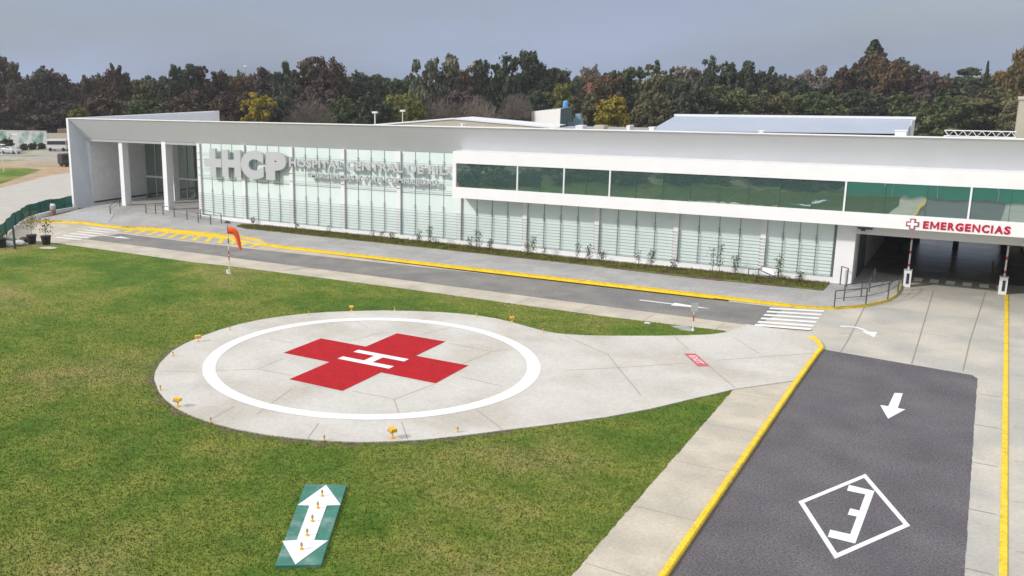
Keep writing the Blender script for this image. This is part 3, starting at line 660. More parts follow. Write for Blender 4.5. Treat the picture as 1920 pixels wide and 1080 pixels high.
# worn lettering on the red taxiway plate
A_, B_, C_, D_ = pl
du = (C_-B_)*.66; dv = (B_-A_)*.62; o0 = A_+(D_-A_)*.17+(B_-A_)*.19
tx = text_obj('taxiway_lettering', 'EXIT', 0, 0, 0, 0, 0, 0, mat('pink_worn_paint', (.66, .50, .48), .8, var=.15, vs=9), None, .05, 1, (tuple((o0.x, o0.y, .062)), tuple(du), tuple(dv), .004)); tx['kind'] = 'structure'

# ================================================================== STREET FURNITURE
def handrail(label, pts, tops=1.0, base=None, mid=True, group='grey metal handrails'):
    e = empty('handrail', (0, 0, 0), 0, label, 'handrail', group)
    P = [Vector(p) for p in pts]
    for p in P: MB().box(p.x-.035, p.x+.035, p.y-.035, p.y+.035, p.z, p.z+tops).build('post', RAILM, e)
    MB().tube([p+Vector((0, 0, tops)) for p in P], .032, 6).build('top_rail', RAILM, e)
    if mid: MB().tube([p+Vector((0, 0, tops*.52)) for p in P], .02, 5).build('middle_rail', RAILM, e)
    return e
handrail('outer curved grey handrail along the yellow corner kerb by the gate', Gs([(1564, 576), (1623.3, 570.4), (1664.4, 561), (1683.5, 548.5), (1691, 541)], .15), 1.02)
handrail('inner curved grey handrail between the outer rail and the corner pier', Gs([(1582, 564), (1614.4, 556.5), (1629.8, 547), (1638.5, 530)], .15), 1.0)
handrail('short tall grey handrail against the white corner pier', [(-7.75, 68.4, .15), (-7.3, 67.9, .15)], 1.25, mid=False)
def pz(px, py, z0=.6):
    for _ in range(12): p = G(px, py, z0); z0 = gz(p.x, p.y)
    return G(px, py, z0)
handrail('long grey handrail of many posts in front of the entrance portico', [pz(*q) for q in ((274, 400), (292, 401), (306, 403), (327, 407), (351, 412), (372, 417), (395, 421))], .95)
handrail('short grey handrail on the ledge left of the windsock', [pz(376, 410), pz(415, 418.5)], .95)
handrail('short grey handrail by the steps beside the grey portico wall', [pz(207, 402), pz(225, 388)], .9)
# steps left of the portico
st = MB()
for k in range(6):
    y = 61.3+k*.62; st.box(-80.5+k*.15, -72.6-k*.55, y, y+.30, .1, .20+k*.055)
so = st.build('steps', mat('steps_concrete', (.44, .45, .47), .8, var=.12, vs=3), None, kind='structure')
# barrier gates
def barrier(px, py, h, tx_, label):
    b = G(px, py, 0); e = empty('barrier_gate', b, 0, label, 'barrier', 'raised barrier gates')
    MB().box(-.22, .22, -.19, .19, 0, 1.12).build('cabinet', LIGHTM, e)
    MB().box(-.05, .11, -.215, -.191, .22, .92).build('panel', mat('panel_blue_black', (.02, .03, .06), .4), e)
    MB().box(-.25, .25, -.22, .22, 1.12, 1.17).build('lid', mat('lid_grey', (.45, .47, .50), .4), e)
    arm = MB(); arm.box(-.05, .05, -.04, .04, 1.17, 1.17+h).build('arm', LIGHTM, e)
    a = [o for o in bpy.data.objects if o.parent == e and o.name.startswith('arm')][-1]
    for k in range(3):
        z = 1.35+k*.9; MB().box(-.053, .053, -.043, .043, z, z+.2).build('red_band', REDM, a)
    MB().box(-.03, .03, -.03, .03, 1.17+h, 1.17+h+.45).build('tip', mat('tip_grey', (.3, .3, .31), .5), a)
    return e
barrier(1699.5, 537, 2.55, 0, 'raised barrier with white cabinet beside the yellow corner kerb')
barrier(1878.5, 551, 2.55, 0, 'raised barrier with white cabinet at the head of the yellow lane line')
# windsock
wb = G(430.5, 513)
ws = empty('windsock', wb, 0, 'orange windsock drooping from a thin red and white pole on the lawn', 'windsock')
MB().tube([(0, 0, 0), (0, 0, 3.45)], .036, 8).build('pole', LIGHTM, ws)
for z0_, z1_, m_ in ((1.0, 1.35, REDM), (1.45, 1.75, REDM), (2.3, 2.65, DARKG), (3.0, 3.5, REDM)): MB().tube([(0, 0, z0_), (0, 0, z1_)], .040, 8).build('pole_band', m_, ws)
MB().box(-.26, -.12, -.08, .08, 0, .28).build('base_box', LIGHTM, ws)
MB().box(-.1, .1, -.1, .1, 0, .05).build('base_plate', LIGHTM, ws)
dv_ = Vector((math.cos(YAW), -math.sin(YAW), 0)); bk = Vector((0, 0, 1))
cl = [(0.06, 3.27), (.22, 3.27), (.42, 3.20), (.58, 3.03), (.68, 2.75), (.76, 2.40), (.83, 2.05), (.90, 1.78)]; rr = [.25, .27, .25, .21, .18, .155, .13, .10]
sk = MB(); n = 14
for (a, z), r_1 in zip(cl, rr):
    i = cl.index((a, z)); a0 = cl[max(i-1, 0)]; a1 = cl[min(i+1, len(cl)-1)]; d = (dv_*(a1[0]-a0[0])+bk*(a1[1]-a0[1])).normalized(); v1 = dv_.cross(bk).normalized(); v2 = d.cross(v1)
    for q in range(n): t = 2*math.pi*q/n; sk.v.append(tuple(dv_*a+bk*z+(v1*math.cos(t)*.8+v2*math.sin(t))*r_1*(1+.05*math.sin(q*2.3+i))))
for i in range(len(cl)-1):
    for q in range(n): q2 = (q+1) % n; sk.f.append((i*n+q, i*n+q2, (i+1)*n+q2, (i+1)*n+q))
sk.build('sock', ORANGE, ws, smooth=True)
MB().tube([(0, 0, 3.45), (0, 0, 3.85)], .018, 5).box(-.16, .16, -.04, .04, 3.84, 3.94).box(-.22, -.12, -.09, .09, 3.78, 3.88).box(.12, .2, -.09, .09, 3.78, 3.88).build('wind_vane', DARKG, ws)
# small sign post
sb = G(1299, 620)
sg = empty('sign_post', sb, YAW*-1, 'small blank grey sign on a red and white post at the tip of the lawn', 'sign')
MB().tube([(0, 0, 0), (0, 0, 1.3)], .035, 8).build('post', LIGHTM, sg)
MB().tube([(0, 0, .55), (0, 0, .95)], .037, 8).build('red_band', REDM, sg)
MB().tube([(0, 0, 0), (0, 0, .1)], .09, 10, .04).build('foot', LIGHTM, sg)
MB().box(-.19, .19, -.06, -.035, 1.12, 1.62).build('plate', mat('sign_plate_grey', (.42, .44, .41), .6, var=.1, vs=8), sg)
struct('paving_slab', MB().prism([tuple(G(*q).xy) for q in ((1258, 612), (1284, 611), (1303, 618), (1300, 622), (1282, 620))], -.01, .03), PAVEC)
tag(MB().box(-.15, .15, -.1, .1, 0, .05).build('utility_cover', LIGHTM), 'small white cover lying in the grass left of the sign post', 'cover').location = G(1214, 606.5)
# helipad lights
def big_light():
    e = empty('floodlight', (0, 0, 0)); MB().tube([(0, 0, 0), (0, 0, .3)], .03, 6).build('stake', YELM, e)
    MB().box(-.17, .17, -.12, .12, .30, .44).build('head', YELM, e); MB().box(-.17, .17, -.145, -.121, .27, .36).build('lens', LENS, e); MB().box(-.09, .09, -.09, .09, 0, .05).build('foot', YELM, e); return e
def small_light():
    e = empty('edge_light', (0, 0, 0)); MB().tube([(0, 0, 0), (0, 0, .16)], .028, 6).build('stake', YELM, e)
    MB().tube([(0, 0, .15), (0, 0, .27)], .055, 8, .035).build('lamp', LENS, e); MB().tube([(0, 0, 0), (0, 0, .04)], .07, 8).build('foot', YELM, e); return e
BL = big_light(); SL = small_light()
bigs = [((736, 822), 'yellow floodlight on a stake at the near edge of the helipad, beside the dark joint'), ((334, 763), 'tilted yellow floodlight at the lower left edge of the helipad'), ((371.7, 641), 'yellow floodlight at the upper left edge of the helipad'), ((659, 583), 'yellow floodlight at the far edge of the helipad, left of the windward light'), ((960, 604), 'yellow floodlight at the far right edge of the helipad where the slab narrows')]
smalls = [((395.4, 792), 'small yellow edge light between the tilted floodlight and the nearest floodlight'), ((608, 826), 'small yellow edge light left of the nearest floodlight'), ((858, 810), 'small yellow edge light right of the nearest floodlight'), ((301, 731), 'small yellow edge light at the leftmost point of the helipad'), ((324.6, 667), 'small yellow edge light just below the upper left floodlight'), ((431, 619), 'small yellow edge light just above the upper left floodlight'), ((579, 590), 'small yellow edge light at the far edge, left of the far floodlight'), ((740, 582), 'small yellow edge light at the top of the helipad edge'), ((893, 593), 'small yellow edge light left of the far right floodlight'), ((1018, 623), 'small yellow edge light right of the far right floodlight, at the taxiway')]
bigs[3] = (bigs[3][0], 'yellow floodlight at the far edge of the helipad nearest the building')
for k, (q, lb) in enumerate(bigs):
    o = BL if k == 0 else copy_tree(BL); o.location = G(*q, .03); o.scale = [(1, .95, .85, .75, .75)[k]]*3; o.rotation_euler.z = R((-30, 5, 60, 20, 40)[k]); tag(o, lb, 'floodlight', 'yellow floodlights round the helipad')
for k, (q, lb) in enumerate(smalls):
    o = SL if k == 0 else copy_tree(SL); o.location = G(*q, .05); o.scale = (.85, .85, .85); o.rotation_euler.z = k; tag(o, lb, 'edge light', 'small edge lights round the helipad')
# arrow board slab on the lawn
def ZP(pts, z): return [tuple(p.xy) for p in Z(4.91, 440, 860, pts, z)]
ab = empty('arrow_slab', (0, 0, 0), 0, 'green painted slab with a white double headed arrow lying on the lawn', 'marker slab')
MB().prism(ZP([(372, 985), (795, 975), (1030, 240), (648, 236)], .1), -.02, .10).build('slab', GREENP, ab)
MB().prism(ZP([(842, 240), (975, 422), (848, 428), (732, 748), (858, 752), (560, 970), (440, 756), (572, 748), (690, 428), (582, 424)], .12), .1005, .118).build('arrow', mat('arrow_white', (.80, .80, .84), .6, var=.03, vs=4), ab)
for k, (x, y) in enumerate([(806, 345), (766, 455), (716, 577), (668, 708), (616, 835)]):
    o = copy_tree(SL); o.location = G(440+x/4.91, 860+y/4.91, .118); o.scale = (.85, .85, .85)
    tag(o, ['small yellow light at the far tip of the white arrow', 'second small yellow light from the far tip of the white arrow', 'small yellow light at the middle of the white arrow', 'second small yellow light from the near tip of the white arrow', 'small yellow light near the near tip of the white arrow'][k], 'edge light', 'lights on the white arrow')
# trolley lying in the bed
tr = empty('metal_frame', G(1433, 521, .18), R(-2), 'grey metal frame with a white panel leaning in the planting bed', 'frame')
for x in (-1.0, -.35, .95):
    MB().tube([(x, -.3, 0), (x, -.25, .62)], .03, 5).build('leg', RAILM, tr)
MB().tube([(-1.0, -.25, .55), (-.35, -.25, .60), (-.2, .1, .78), (.95, .1, .70)], .03, 5).tube([(-.35, -.25, .60), (.95, -.25, .15)], .03, 5).tube([(-.35, -.3, .12), (.95, -.3, .12)], .035, 5).build('frame_tube', RAILM, tr)
MB().poly([(-.2, -.2, .35), (.85, -.2, .30), (.9, .08, .66), (-.15, .08, .74)]).poly([(-.15, .10, .74), (.9, .10, .66), (.85, -.18, .30), (-.2, -.18, .35)]).build('panel', LIGHTM, tr)

# saplings in the bed
def sapling(px, py, htpx, seed):
    p = G(px, py, .18); p.y = min(p.y, 68.3); r_ = random.Random(seed); h = htpx*80/1731*1.2
    o = MB(); lf = MB()
    stems = r_.choice((1, 2, 2))
    for s_ in range(stems):
        a = Vector((r_.uniform(-.15, .15), 0, 0)); tip = a+Vector((r_.uniform(-.2, .2), r_.uniform(-.15, .1), h*r_.uniform(.75, 1)))
        o.tube([a, a.lerp(tip, .5)+Vector((r_.uniform(-.05, .05), 0, 0)), tip], .02, 4, .008)
        for k in range(int(40+34*h)):
            t = r_.uniform(.25, 1); c = a.lerp(tip, t)+Vector((r_.gauss(0, .13), r_.gauss(0, .10), r_.gauss(0, .05)))
            u = Vector((r_.gauss(0, 1), r_.gauss(0, 1), r_.gauss(0, 1))).normalized()*.065; v = Vector((r_.gauss(0, 1), r_.gauss(0, 1), r_.gauss(0, 1))).normalized()*.035
            lf.poly([c-u, c+v, c+u, c-v])
    return p, o, lf
sp = [(478, 419, 14), (560, 428, 12), (620, 440, 16), (700, 446, 14), (716, 449, 18), (735, 450, 14), (783, 456, 22), (806, 459, 30), (820, 461, 18), (880, 468, 22), (897, 470, 34), (915, 472, 20), (990, 478, 20), (1000, 480, 30), (1018, 482, 18), (1086, 488, 24), (1104, 490, 28), (1128, 492, 20), (1200, 500, 22), (1222, 503, 30), (1262, 507, 18), (1336, 515, 36), (1350, 516, 44), (1375, 519, 30), (1459, 528, 36), (1495, 531, 16)]
names_sp = {0: 'in front of the second glass bay', 1: 'by the start of the planting bed'}
for k, (x, y, h) in enumerate(sp):
    p, o, lf = sapling(x, y, h, k)
    e = empty('sapling', p, 0, 'thin leafy sapling, %s from the left in the bed along the glass wall' % (['1st', '2nd', '3rd']+['%dth' % q for q in range(4, 21)]+['21st', '22nd', '23rd']+['%dth' % q for q in range(24, 40)])[k], 'sapling', 'saplings in the planting bed')
    o.build('stem', BARK, e); lf.build('foliage', LEAF['green'] if k % 3 else LEAF['olive'], e)

# ---- left corner: mesh barrier, bin, pots, rubble
mf_b = [(142, 387), (120, 391), (97, 394.5), (75, 399.5), (55.6, 405.5), (41.7, 413), (27.8, 423), (10, 440), (-12, 458)]
mf_t = [(139, 366), (120, 368.5), (100, 372.5), (75, 378), (52, 384), (33, 392.5), (14, 410), (-2, 424), (-22, 440)]
mf = MB(); rr_ = random.Random(2); pr = None
for k in range(len(mf_b)-1):
    for t in range(6):
        s_ = t/6; b = G(mf_b[k][0]+(mf_b[k+1][0]-mf_b[k][0])*s_, mf_b[k][1]+(mf_b[k+1][1]-mf_b[k][1])*s_, .1)
        hh = 1.25+.05*math.sin((k*6+t)*.55)
        row = [(b+Vector((rr_.uniform(-.06, .06), .10*math.sin((k*6+t)*1.7+q*1.3), hh*q/4))) for q in range(5)]
        if pr:
            for q in range(4): mf.poly([pr[q], row[q], row[q+1], pr[q+1]])
        pr = row
fe = empty('mesh_barrier', (0, 0, 0), 0, 'green shade mesh barrier curving beside the left end of the building', 'fence')
mf.build('mesh_sheet', MESHG, fe, smooth=True)
for k in range(len(mf_b)): b = G(*mf_b[k], .1); MB().box(b.x-.03, b.x+.03, b.y+.1, b.y+.16, 0, 1.3).build('post', DARKG, fe)
wl = [G(x, y, .15) for x, y in ((141, 391), (110, 396.5), (85, 402), (62, 408), (48, 412))]
q = MB(); [q.prism([tuple(a.xy), tuple(b.xy), (b.x+.1, b.y+.3), (a.x+.1, a.y+.3)], 0, .38) for a, b in zip(wl[:-1], wl[1:])]
tag(q.build('low_wall', WHITE), 'low white wall at the foot of the green mesh barrier', 'wall')
bn = empty('litter_bin', G(100, 402, .15), 0, 'grey and reddish litter bin standing before the green mesh barrier', 'bin')
MB().tube([(0, 0, 0), (0, 0, .55)], .26, 10, .30).build('bin_base', mat('faded_red_plastic', (.38, .16, .13), .7, var=.2, vs=8), bn)
MB().tube([(0, 0, .55), (0, 0, .95)], .30, 10, .32).build('bin_body', mat('grey_plastic', (.42, .45, .46), .6), bn)
MB().box(-.3, -.05, -.1, .1, .95, 1.15).box(.05, .3, -.1, .1, .95, 1.15).build('bag', LIGHTM, bn)
def potted(px, py, hp, label, seed, col='olive'):
    e = empty('potted_tree', G(px, py), seed, label, 'potted tree', 'potted trees at the lawn corner'); r_ = random.Random(seed)
    MB().tube([(0, 0, 0), (0, 0, .75)], .34, 14, .45).build('pot', BLACK, e); MB().tube([(0, 0, .70), (0, 0, .78)], .47, 14, .47).build('rim', BLACK, e)
    MB().tube([(0, 0, .7), (.03, 0, 1.3), (0, .03, hp*.8)], .025, 5, .012).build('trunk', BARK, e); lf = MB()
    for k in range(170):
        t = r_.uniform(.45, 1); c = Vector((r_.gauss(0, .28), r_.gauss(0, .28), hp*t)); u = Vector([r_.gauss(0, 1) for _ in range(3)]).normalized()*.09; v = Vector([r_.gauss(0, 1) for _ in range(3)]).normalized()*.06
        lf.poly([c-u, c+v, c+u, c-v])
    lf.build('foliage', LEAF[col], e)
potted(60, 456, 2.9, 'tall yellow green sapling in a black pot, middle of the pots', 1, 'lime')
potted(87, 458, 2.3, 'dark leafed sapling in the rightmost black pot at the lawn corner', 2, 'olive')
potted(3, 464, 1.6, 'sapling in a black pot at the left edge of the picture', 3, 'green')
tag(MB().tube([(0, 0, 0), (0, 0, 1.9)], .11, 8, .09).build('bollard_post', mat('dark_post', (.06, .06, .055), .8)), 'dark wooden post between the black pots and the rubble', 'post').location = G(28, 466)
def sack(px, py, s_, label, m_):
    bm = bmesh.new(); bmesh.ops.create_icosphere(bm, subdivisions=2, radius=1); r_ = random.Random(int(px))
    for v in bm.verts: v.co = Vector((v.co.x*s_*1.3, v.co.y*s_*.9, max(v.co.z, -.45)*s_*.6+s_*.27))*(1+r_.uniform(-.08, .08))
    me = bpy.data.meshes.new('sack'); bm.to_mesh(me); bm.free(); me.materials.append(m_); o = bpy.data.objects.new('rubble_sack', me); COL.objects.link(o); o.location = G(px, py); tag(o, label, 'sack', 'sacks by the pots')
SK = mat('pale_sack', (.50, .50, .48), .85, var=.2, vs=4)
sack(16, 461, .55, 'pale sack right beside the leftmost black pot', SK); sack(37, 459, .5, 'pale sack between the dark post and the tall sapling pot', SK); sack(22, 449, .45, 'pale sack behind the dark post', SK); sack(45, 452, .45, 'dark bundle left of the tall sapling pot', BLACK)
struct('pale_soil_patch', MB().sheet([tuple(G(90+17*math.cos(t), 465+2.3*math.sin(t)).xy) for t in [k*.5236 for k in range(12)]], .02), mat('pale_soil', (.5, .46, .36), .9, var=.2, vs=5))

# ---- far left yard
struct('yard_concrete', MB().sheet([tuple(G(*q).xy) for q in ((-160, 380), (0, 352), (30, 345), (80, 332), (136, 322), (300, 305), (320, 388), (146, 392), (90, 405), (40, 417), (0, 450), (-160, 520))], -.02), mat('yard_concrete_mat', (.44, .42, .38), .9, var=.06, vs=.4, fine=.08, fs=5))
struct('dirt_yard', MB().sheet([tuple(G(*q).xy) for q in ((-260, 300), (0, 303), (140, 303), (300, 300), (300, 306), (136, 324), (80, 334), (30, 348), (0, 354), (-200, 400))], -.03), DIRT)
struct('yard_road', MB().sheet([tuple(G(*q).xy) for q in ((-300, 279), (0, 281), (70, 278), (140, 276), (300, 268), (300, 303), (140, 306), (0, 306), (-260, 306))], -.034), GRAVEL)
struct('grass_patch', MB().sheet([tuple(G(*q).xy) for q in ((-200, 315), (0, 315), (50, 315), (78, 318), (60, 324), (30, 335), (0, 345), (-200, 380))], -.024), LAWN)
# mural wall
def muralmat():
    m = bpy.data.materials.new('mural_paint'); m.use_nodes = True; t = m.node_tree; N = t.nodes; L = t.links; b = N['Principled BSDF']; b.inputs['Roughness'].default_value = .85
    geo = N.new('ShaderNodeNewGeometry'); n = N.new('ShaderNodeTexNoise'); n.inputs['Scale'].default_value = .28; n.inputs['Detail'].default_value = 5; L.new(geo.outputs['Position'], n.inputs['Vector'])
    r = N.new('ShaderNodeValToRGB'); L.new(n.outputs['Fac'], r.inputs[0]); el = r.color_ramp.elements; el[0].position = .34; el[0].color = (.10, .22, .18, 1); el[1].position = .72; el[1].color = (.12, .36, .62, 1)
    for p, c in ((.42, (.28, .38, .36, 1)), (.48, (.52, .54, .53, 1)), (.58, (.55, .57, .58, 1)), (.64, (.28, .45, .6, 1))): e = el.new(p); e.color = c
    L.new(r.outputs[0], b.inputs['Base Color']); return m
a = Vector((-205, 123.3, 0)); b = Vector((-172.5, 130.3, 0))
mw = empty('mural_wall', (0, 0, 0), 0, 'long white boundary wall with blue and green mural at the far left', 'wall')
q = MB(); d = (b-a).normalized(); n_ = Vector((-d.y, d.x, 0))*.25; q.prism([tuple((a).xy), tuple(b.xy), tuple((b+n_).xy), tuple((a+n_).xy)], -.05, 3.5); q.build('painted_wall', muralmat(), mw)
q = MB(); q.prism([tuple((a-n_*.2).xy), tuple((b-n_*.2).xy), tuple((b+n_*1.2).xy), tuple((a+n_*1.2).xy)], 3.5, 3.7); q.build('coping', mat('dirty_white', (.5, .48, .45), .9, var=.2, vs=1), mw)
bw = empty('boundary_wall', (0, 0, 0), 0, 'beige boundary wall right of the mural, behind the white bus', 'wall')
a2_, b2_ = b+d*.05, Vector((-150, 139, 0)); d2 = (b2_-a2_).normalized(); n2 = Vector((-d2.y, d2.x, 0))*.25
MB().prism([tuple(a2_.xy), tuple(b2_.xy), tuple((b2_+n2).xy), tuple((a2_+n2).xy)], -.05, 3.2).build('beige_panel', BEIGEW, bw)
# vehicles
def car(loc, rz, label, m_, L_=4.3):
    e = empty('parked_car', loc, rz, label, 'car')
    prof = [(-2.15, .3), (2.15, .3), (2.15, .62), (2.0, .82), (1.05, .92), (.5, 1.38), (-.95, 1.42), (-1.65, .98), (-2.1, .92)]
    def side(p, y0, y1, inset=0):
        mb = MB(); n = len(p); mb.v = [(x, y0+(inset if z > 1 else 0), z) for x, z in p]+[(x, y1-(inset if z > 1 else 0), z) for x, z in p]; mb.f = [tuple(range(n)), tuple(range(2*n-1, n-1, -1))]
        for k in range(n): j = (k+1) % n; mb.f.append((k, n+k, n+j, j))
        return mb
    side(prof, -.85, .85, .14).build('body', m_, e)
    gl = [(-1.35, .99), (.85, .99), (.42, 1.33), (-.88, 1.36)]
    side(gl, -.80, -.66).build('side_window', BLACK, e); side(gl, .66, .80).build('side_window', BLACK, e)
    for x in (-1.35, 1.35):
        for y in (-.86, .66): MB().tube([(x, y, .32), (x, y+.2, .32)], .32, 14).build('wheel', BLACK, e)
    MB().box(2.14, 2.17, -.7, -.4, .6, .74).build('headlight', LIGHTM, e); MB().box(2.14, 2.17, .4, .7, .6, .74).build('headlight', LIGHTM, e)
    return e
cp = G(21, 288); car(cp, R(12), 'silver parked car in front of the mural wall', mat('silver_car_paint', (.48, .50, .53), .35, metal=.3))
cp = G(-4, 286); car(cp, R(12), 'white car cut by the left edge of the picture', mat('white_car_paint', (.7, .7, .7), .35))
def bus(loc, rz, label, L_, W, Hh, m_, cat='van'):
    e = empty('parked_van', loc, rz, label, cat)
    bm = bmesh.new(); bmesh.ops.create_cube(bm, size=1)
    for v in bm.verts: v.co = Vector((v.co.x*L_, v.co.y*W, (v.co.z+.5)*(Hh-.35)+.35))
    bmesh.ops.bevel(bm, geom=bm.edges[:], offset=.18, segments=3, affect='EDGES'); me = bpy.data.meshes.new('body'); bm.to_mesh(me); bm.free(); me.materials.append(m_); o = bpy.data.objects.new('body', me); COL.objects.link(o); o.parent = e
    for s_ in (-1, 1): MB().box(-L_*.45, L_*.45, s_*W/2-.02, s_*W/2+.02, Hh*.55, Hh*.85).build('side_window', BLACK, e)
    MB().box(L_/2-.01, L_/2+.02, -W*.42, W*.42, Hh*.5, Hh*.85).build('windscreen', BLACK, e)
    for x in (-L_*.32, L_*.32):
        for y in (-W/2-.02, W/2-.18): MB().tube([(x, y, .38), (x, y+.2, .38)], .38, 12).build('wheel', BLACK, e)
    return e
bus(G(111, 283), R(25), 'white van with dark windows in front of the beige boundary wall', 4.6, 2, 2.5, mat('white_van_paint', (.6, .6, .6), .45))
vd = G(134, 311); bus(vd, R(80), 'dark van half hidden by the left end of the building', 4.2, 1.9, 2.2, mat('dark_van_paint', (.04, .04, .045), .4))
bus(Vector((3.4, 88, 0)), R(95), 'white ambulance parked in the dark passage behind the gate', 5, 2, 2.4, mat('ambulance_white', (.7, .7, .7), .4), 'ambulance')
bb = G(125, 272); tag(MB().box(-3, 3, 0, 3, 0, 3.6).build('brick_shed', mat('brown_brick', (.16, .11, .08), .9, var=.25, vs=2)), 'brown brick shed beyond the white van, left of the building', 'shed').location = bb
def lamp(px, py, h, label):
    e = empty('street_lamp', G(px, py), 0, label, 'street lamp', 'street lamps'); MB().tube([(0, 0, 0), (0, 0, h)], .07, 6, .05).build('pole', LIGHTM, e); MB().box(-.9, .9, -.12, .12, h-.08, h+.06).build('lamp_head', LIGHTM, e)
lamp(7, 322, 4.4, 'pale lamp pole standing before the silver car'); lamp(31, 292, 4.2, 'thin pale pole in front of the mural wall')

# ================================================================== BEHIND THE MAIN ROOF
# blue sheet roof building
def wedge(name, m_, parent, x0, x1, yf, yb, zf, zb, z0=0):
    MB().poly([(x0, yf, zf), (x1, yf, zf), (x1, yb, zb), (x0, yb, zb)]).build(name, m_, parent)
D = 112
p1_, p2_, p3_, p4_ = FX(1218, 245, D-9), FX(1266, 217.5, D), FX(1714, 223.5, D), FX(1696, 251, D-9)
bl = empty('blue_roofed_hall', (0, 0, 0), 0, 'hall with a broad bluish sloping sheet roof behind the main building', 'building')
MB().poly([p1_, p4_, p3_, p2_]).build('roof', ROOFB, bl)
MB().box(p2_.x-.1, p3_.x+.15, D-.12, D+.25, p2_.z-.02, p2_.z+.22).build('ridge_cap', ROOFW, bl)
MB().poly([p4_, (p3_.x, D-9, p4_.z), (p3_.x, D, p4_.z-1), (p3_.x, D, p3_.z), (p4_.x+.0, D-9, p4_.z)]).poly([(p4_.x, D-9, 0), (p3_.x, D, 0), p3_, p4_]).build('end_wall', mat('pale_sheet', (.50, .53, .58), .6), bl)
MB().box(p1_.x, p4_.x, D-9, D-8.8, 0, p1_.z-.05).build('front_wall', WHITE, bl)
MB().poly([(p3_.x, D+.3, 0), (p2_.x, D+.3, 0), (p2_.x, D+.3, p2_.z), (p3_.x, D+.3, p3_.z)]).build('back_wall', WHITE, bl)
MB().box(p3_.x+.02, p3_.x+.1, D-4, D, 7.5, p3_.z).build('corner_trim', ROOFW, bl)
# gabled white roofs
gb = empty('gabled_hall', (0, 0, 0), 0, 'low hall with a white gabled sheet roof behind the middle of the main building', 'building')
yg = 100.0
a, b, c, d_ = FX(700, 233.5, yg), FX(850, 221.5, yg), FX(1030, 237.5, yg), FX(1245, 246, yg)
bb2 = Vector((b.x, yg+25, b.z)); 
MB().poly([a, b, (b.x, yg+5, b.z), (a.x, yg+5, a.z)]).poly([b, c, (c.x, yg+5, c.z), (b.x, yg+5, b.z)]).build('roof', ROOFW, gb)
MB().poly([(a.x, yg+.1, 0), (c.x, yg+.1, 0), (c.x, yg+.1, c.z-.12), (b.x, yg+.1, b.z-.12), (a.x, yg+.1, a.z-.12)]).build('gable_wall', BEIGEW, gb)
MB().poly([(a.x, yg-.05, a.z-.14), (b.x, yg-.05, b.z-.14), (b.x, yg-.05, b.z+.04), (a.x, yg-.05, a.z+.04)]).poly([(b.x, yg-.05, b.z-.14), (c.x, yg-.05, c.z-.14), (c.x, yg-.05, c.z+.04), (b.x, yg-.05, b.z+.04)]).build('fascia', ROOFW, gb)
lowr = empty('flat_roofed_annex', (0, 0, 0), 0, 'low annex with pale flat roofs between the gabled hall and the blue roof', 'building')
e1, e2 = FX(1000, 238, 106), FX(1222, 242.5, 106)
MB().box(e1.x, e2.x, 106, 118, e1.z-.6, e1.z-.45).build('roof', ROOFG, lowr)
MB().box(e1.x, e2.x, 105.7, 105.95, 0, e1.z-.35).build('parapet', WHITE, lowr)
for k, (px, w_) in enumerate(((1088, .9), (1125, 1.2), (1180, .4))):
    g_ = FX(px, 236.5, 107); MB().box(g_.x-w_/2, g_.x+w_/2, 106.6, 108, g_.z-.5, g_.z+.1).build('roof_unit', ROOFW if k != 1 else BEIGEW, lowr)
# roof clutter of the main building
def roofbox(px, py, Y, w_, h, label, m_=WHITE):
    p = FX(px, py, Y); o = MB().box(-w_/2, w_/2, -.3, .3, 0, h).box(-w_/2-.05, w_/2+.05, -.35, .35, h, h+.04).build('roof_unit', m_); o.location = (p.x, p.y, p.z-h); tag(o, label, 'roof unit')
roofbox(1690, 245.5, 68.2, .62, .75, 'white box at the right end of the blue roof'); roofbox(1224, 239, 68.2, .35, .6, 'small white vent at the left end of the blue roof')
roofbox(1428, 246, 68.2, .25, .4, 'tiny vent on the parapet below the middle of the blue roof')
roofbox(869, 232.5, 68.2, .14, .6, 'thin white vent before the gabled roof')
ts = empty('roof_truss', (0, 0, 0), 0, 'white lattice truss lying above the right end of the parapet', 'truss')
t0, t1 = FX(1771, 244.5, 72), FX(1906, 247.5, 72); hz = .36; q = MB()
for zz, yy in ((0, 0), (-hz, 0), (0, .35), (-hz, .35)): q.tube([t0+Vector((0, yy, zz)), t1+Vector((0, yy, zz))], .025, 5)
q.build('chord', LIGHTM, ts); q = MB(); nseg = 15
for yy in (0, .35):
    for k in range(nseg):
        A1 = t0.lerp(t1, k/nseg)+Vector((0, yy, -hz if k % 2 else 0)); B1 = t0.lerp(t1, (k+1)/nseg)+Vector((0, yy, 0 if k % 2 else -hz)); q.tube([A1, B1], .016, 4)
q.build('lattice', LIGHTM, ts)
for t in (0.02, .98): p = t0.lerp(t1, t); MB().box(p.x-.1, p.x+.1, 72, 72.3, 8.4, p.z-hz).build('leg', LIGHTM, ts)
tw = FX(1912, 187, 92); tag(MB().box(tw.x, tw.x+6, 92, 97, 0, tw.z).box(tw.x-.1, tw.x+6.1, 91.9, 97.1, tw.z, tw.z+.15).build('water_tower_block', BEIGEW), 'tall pale beige block at the right edge of the picture', 'building')
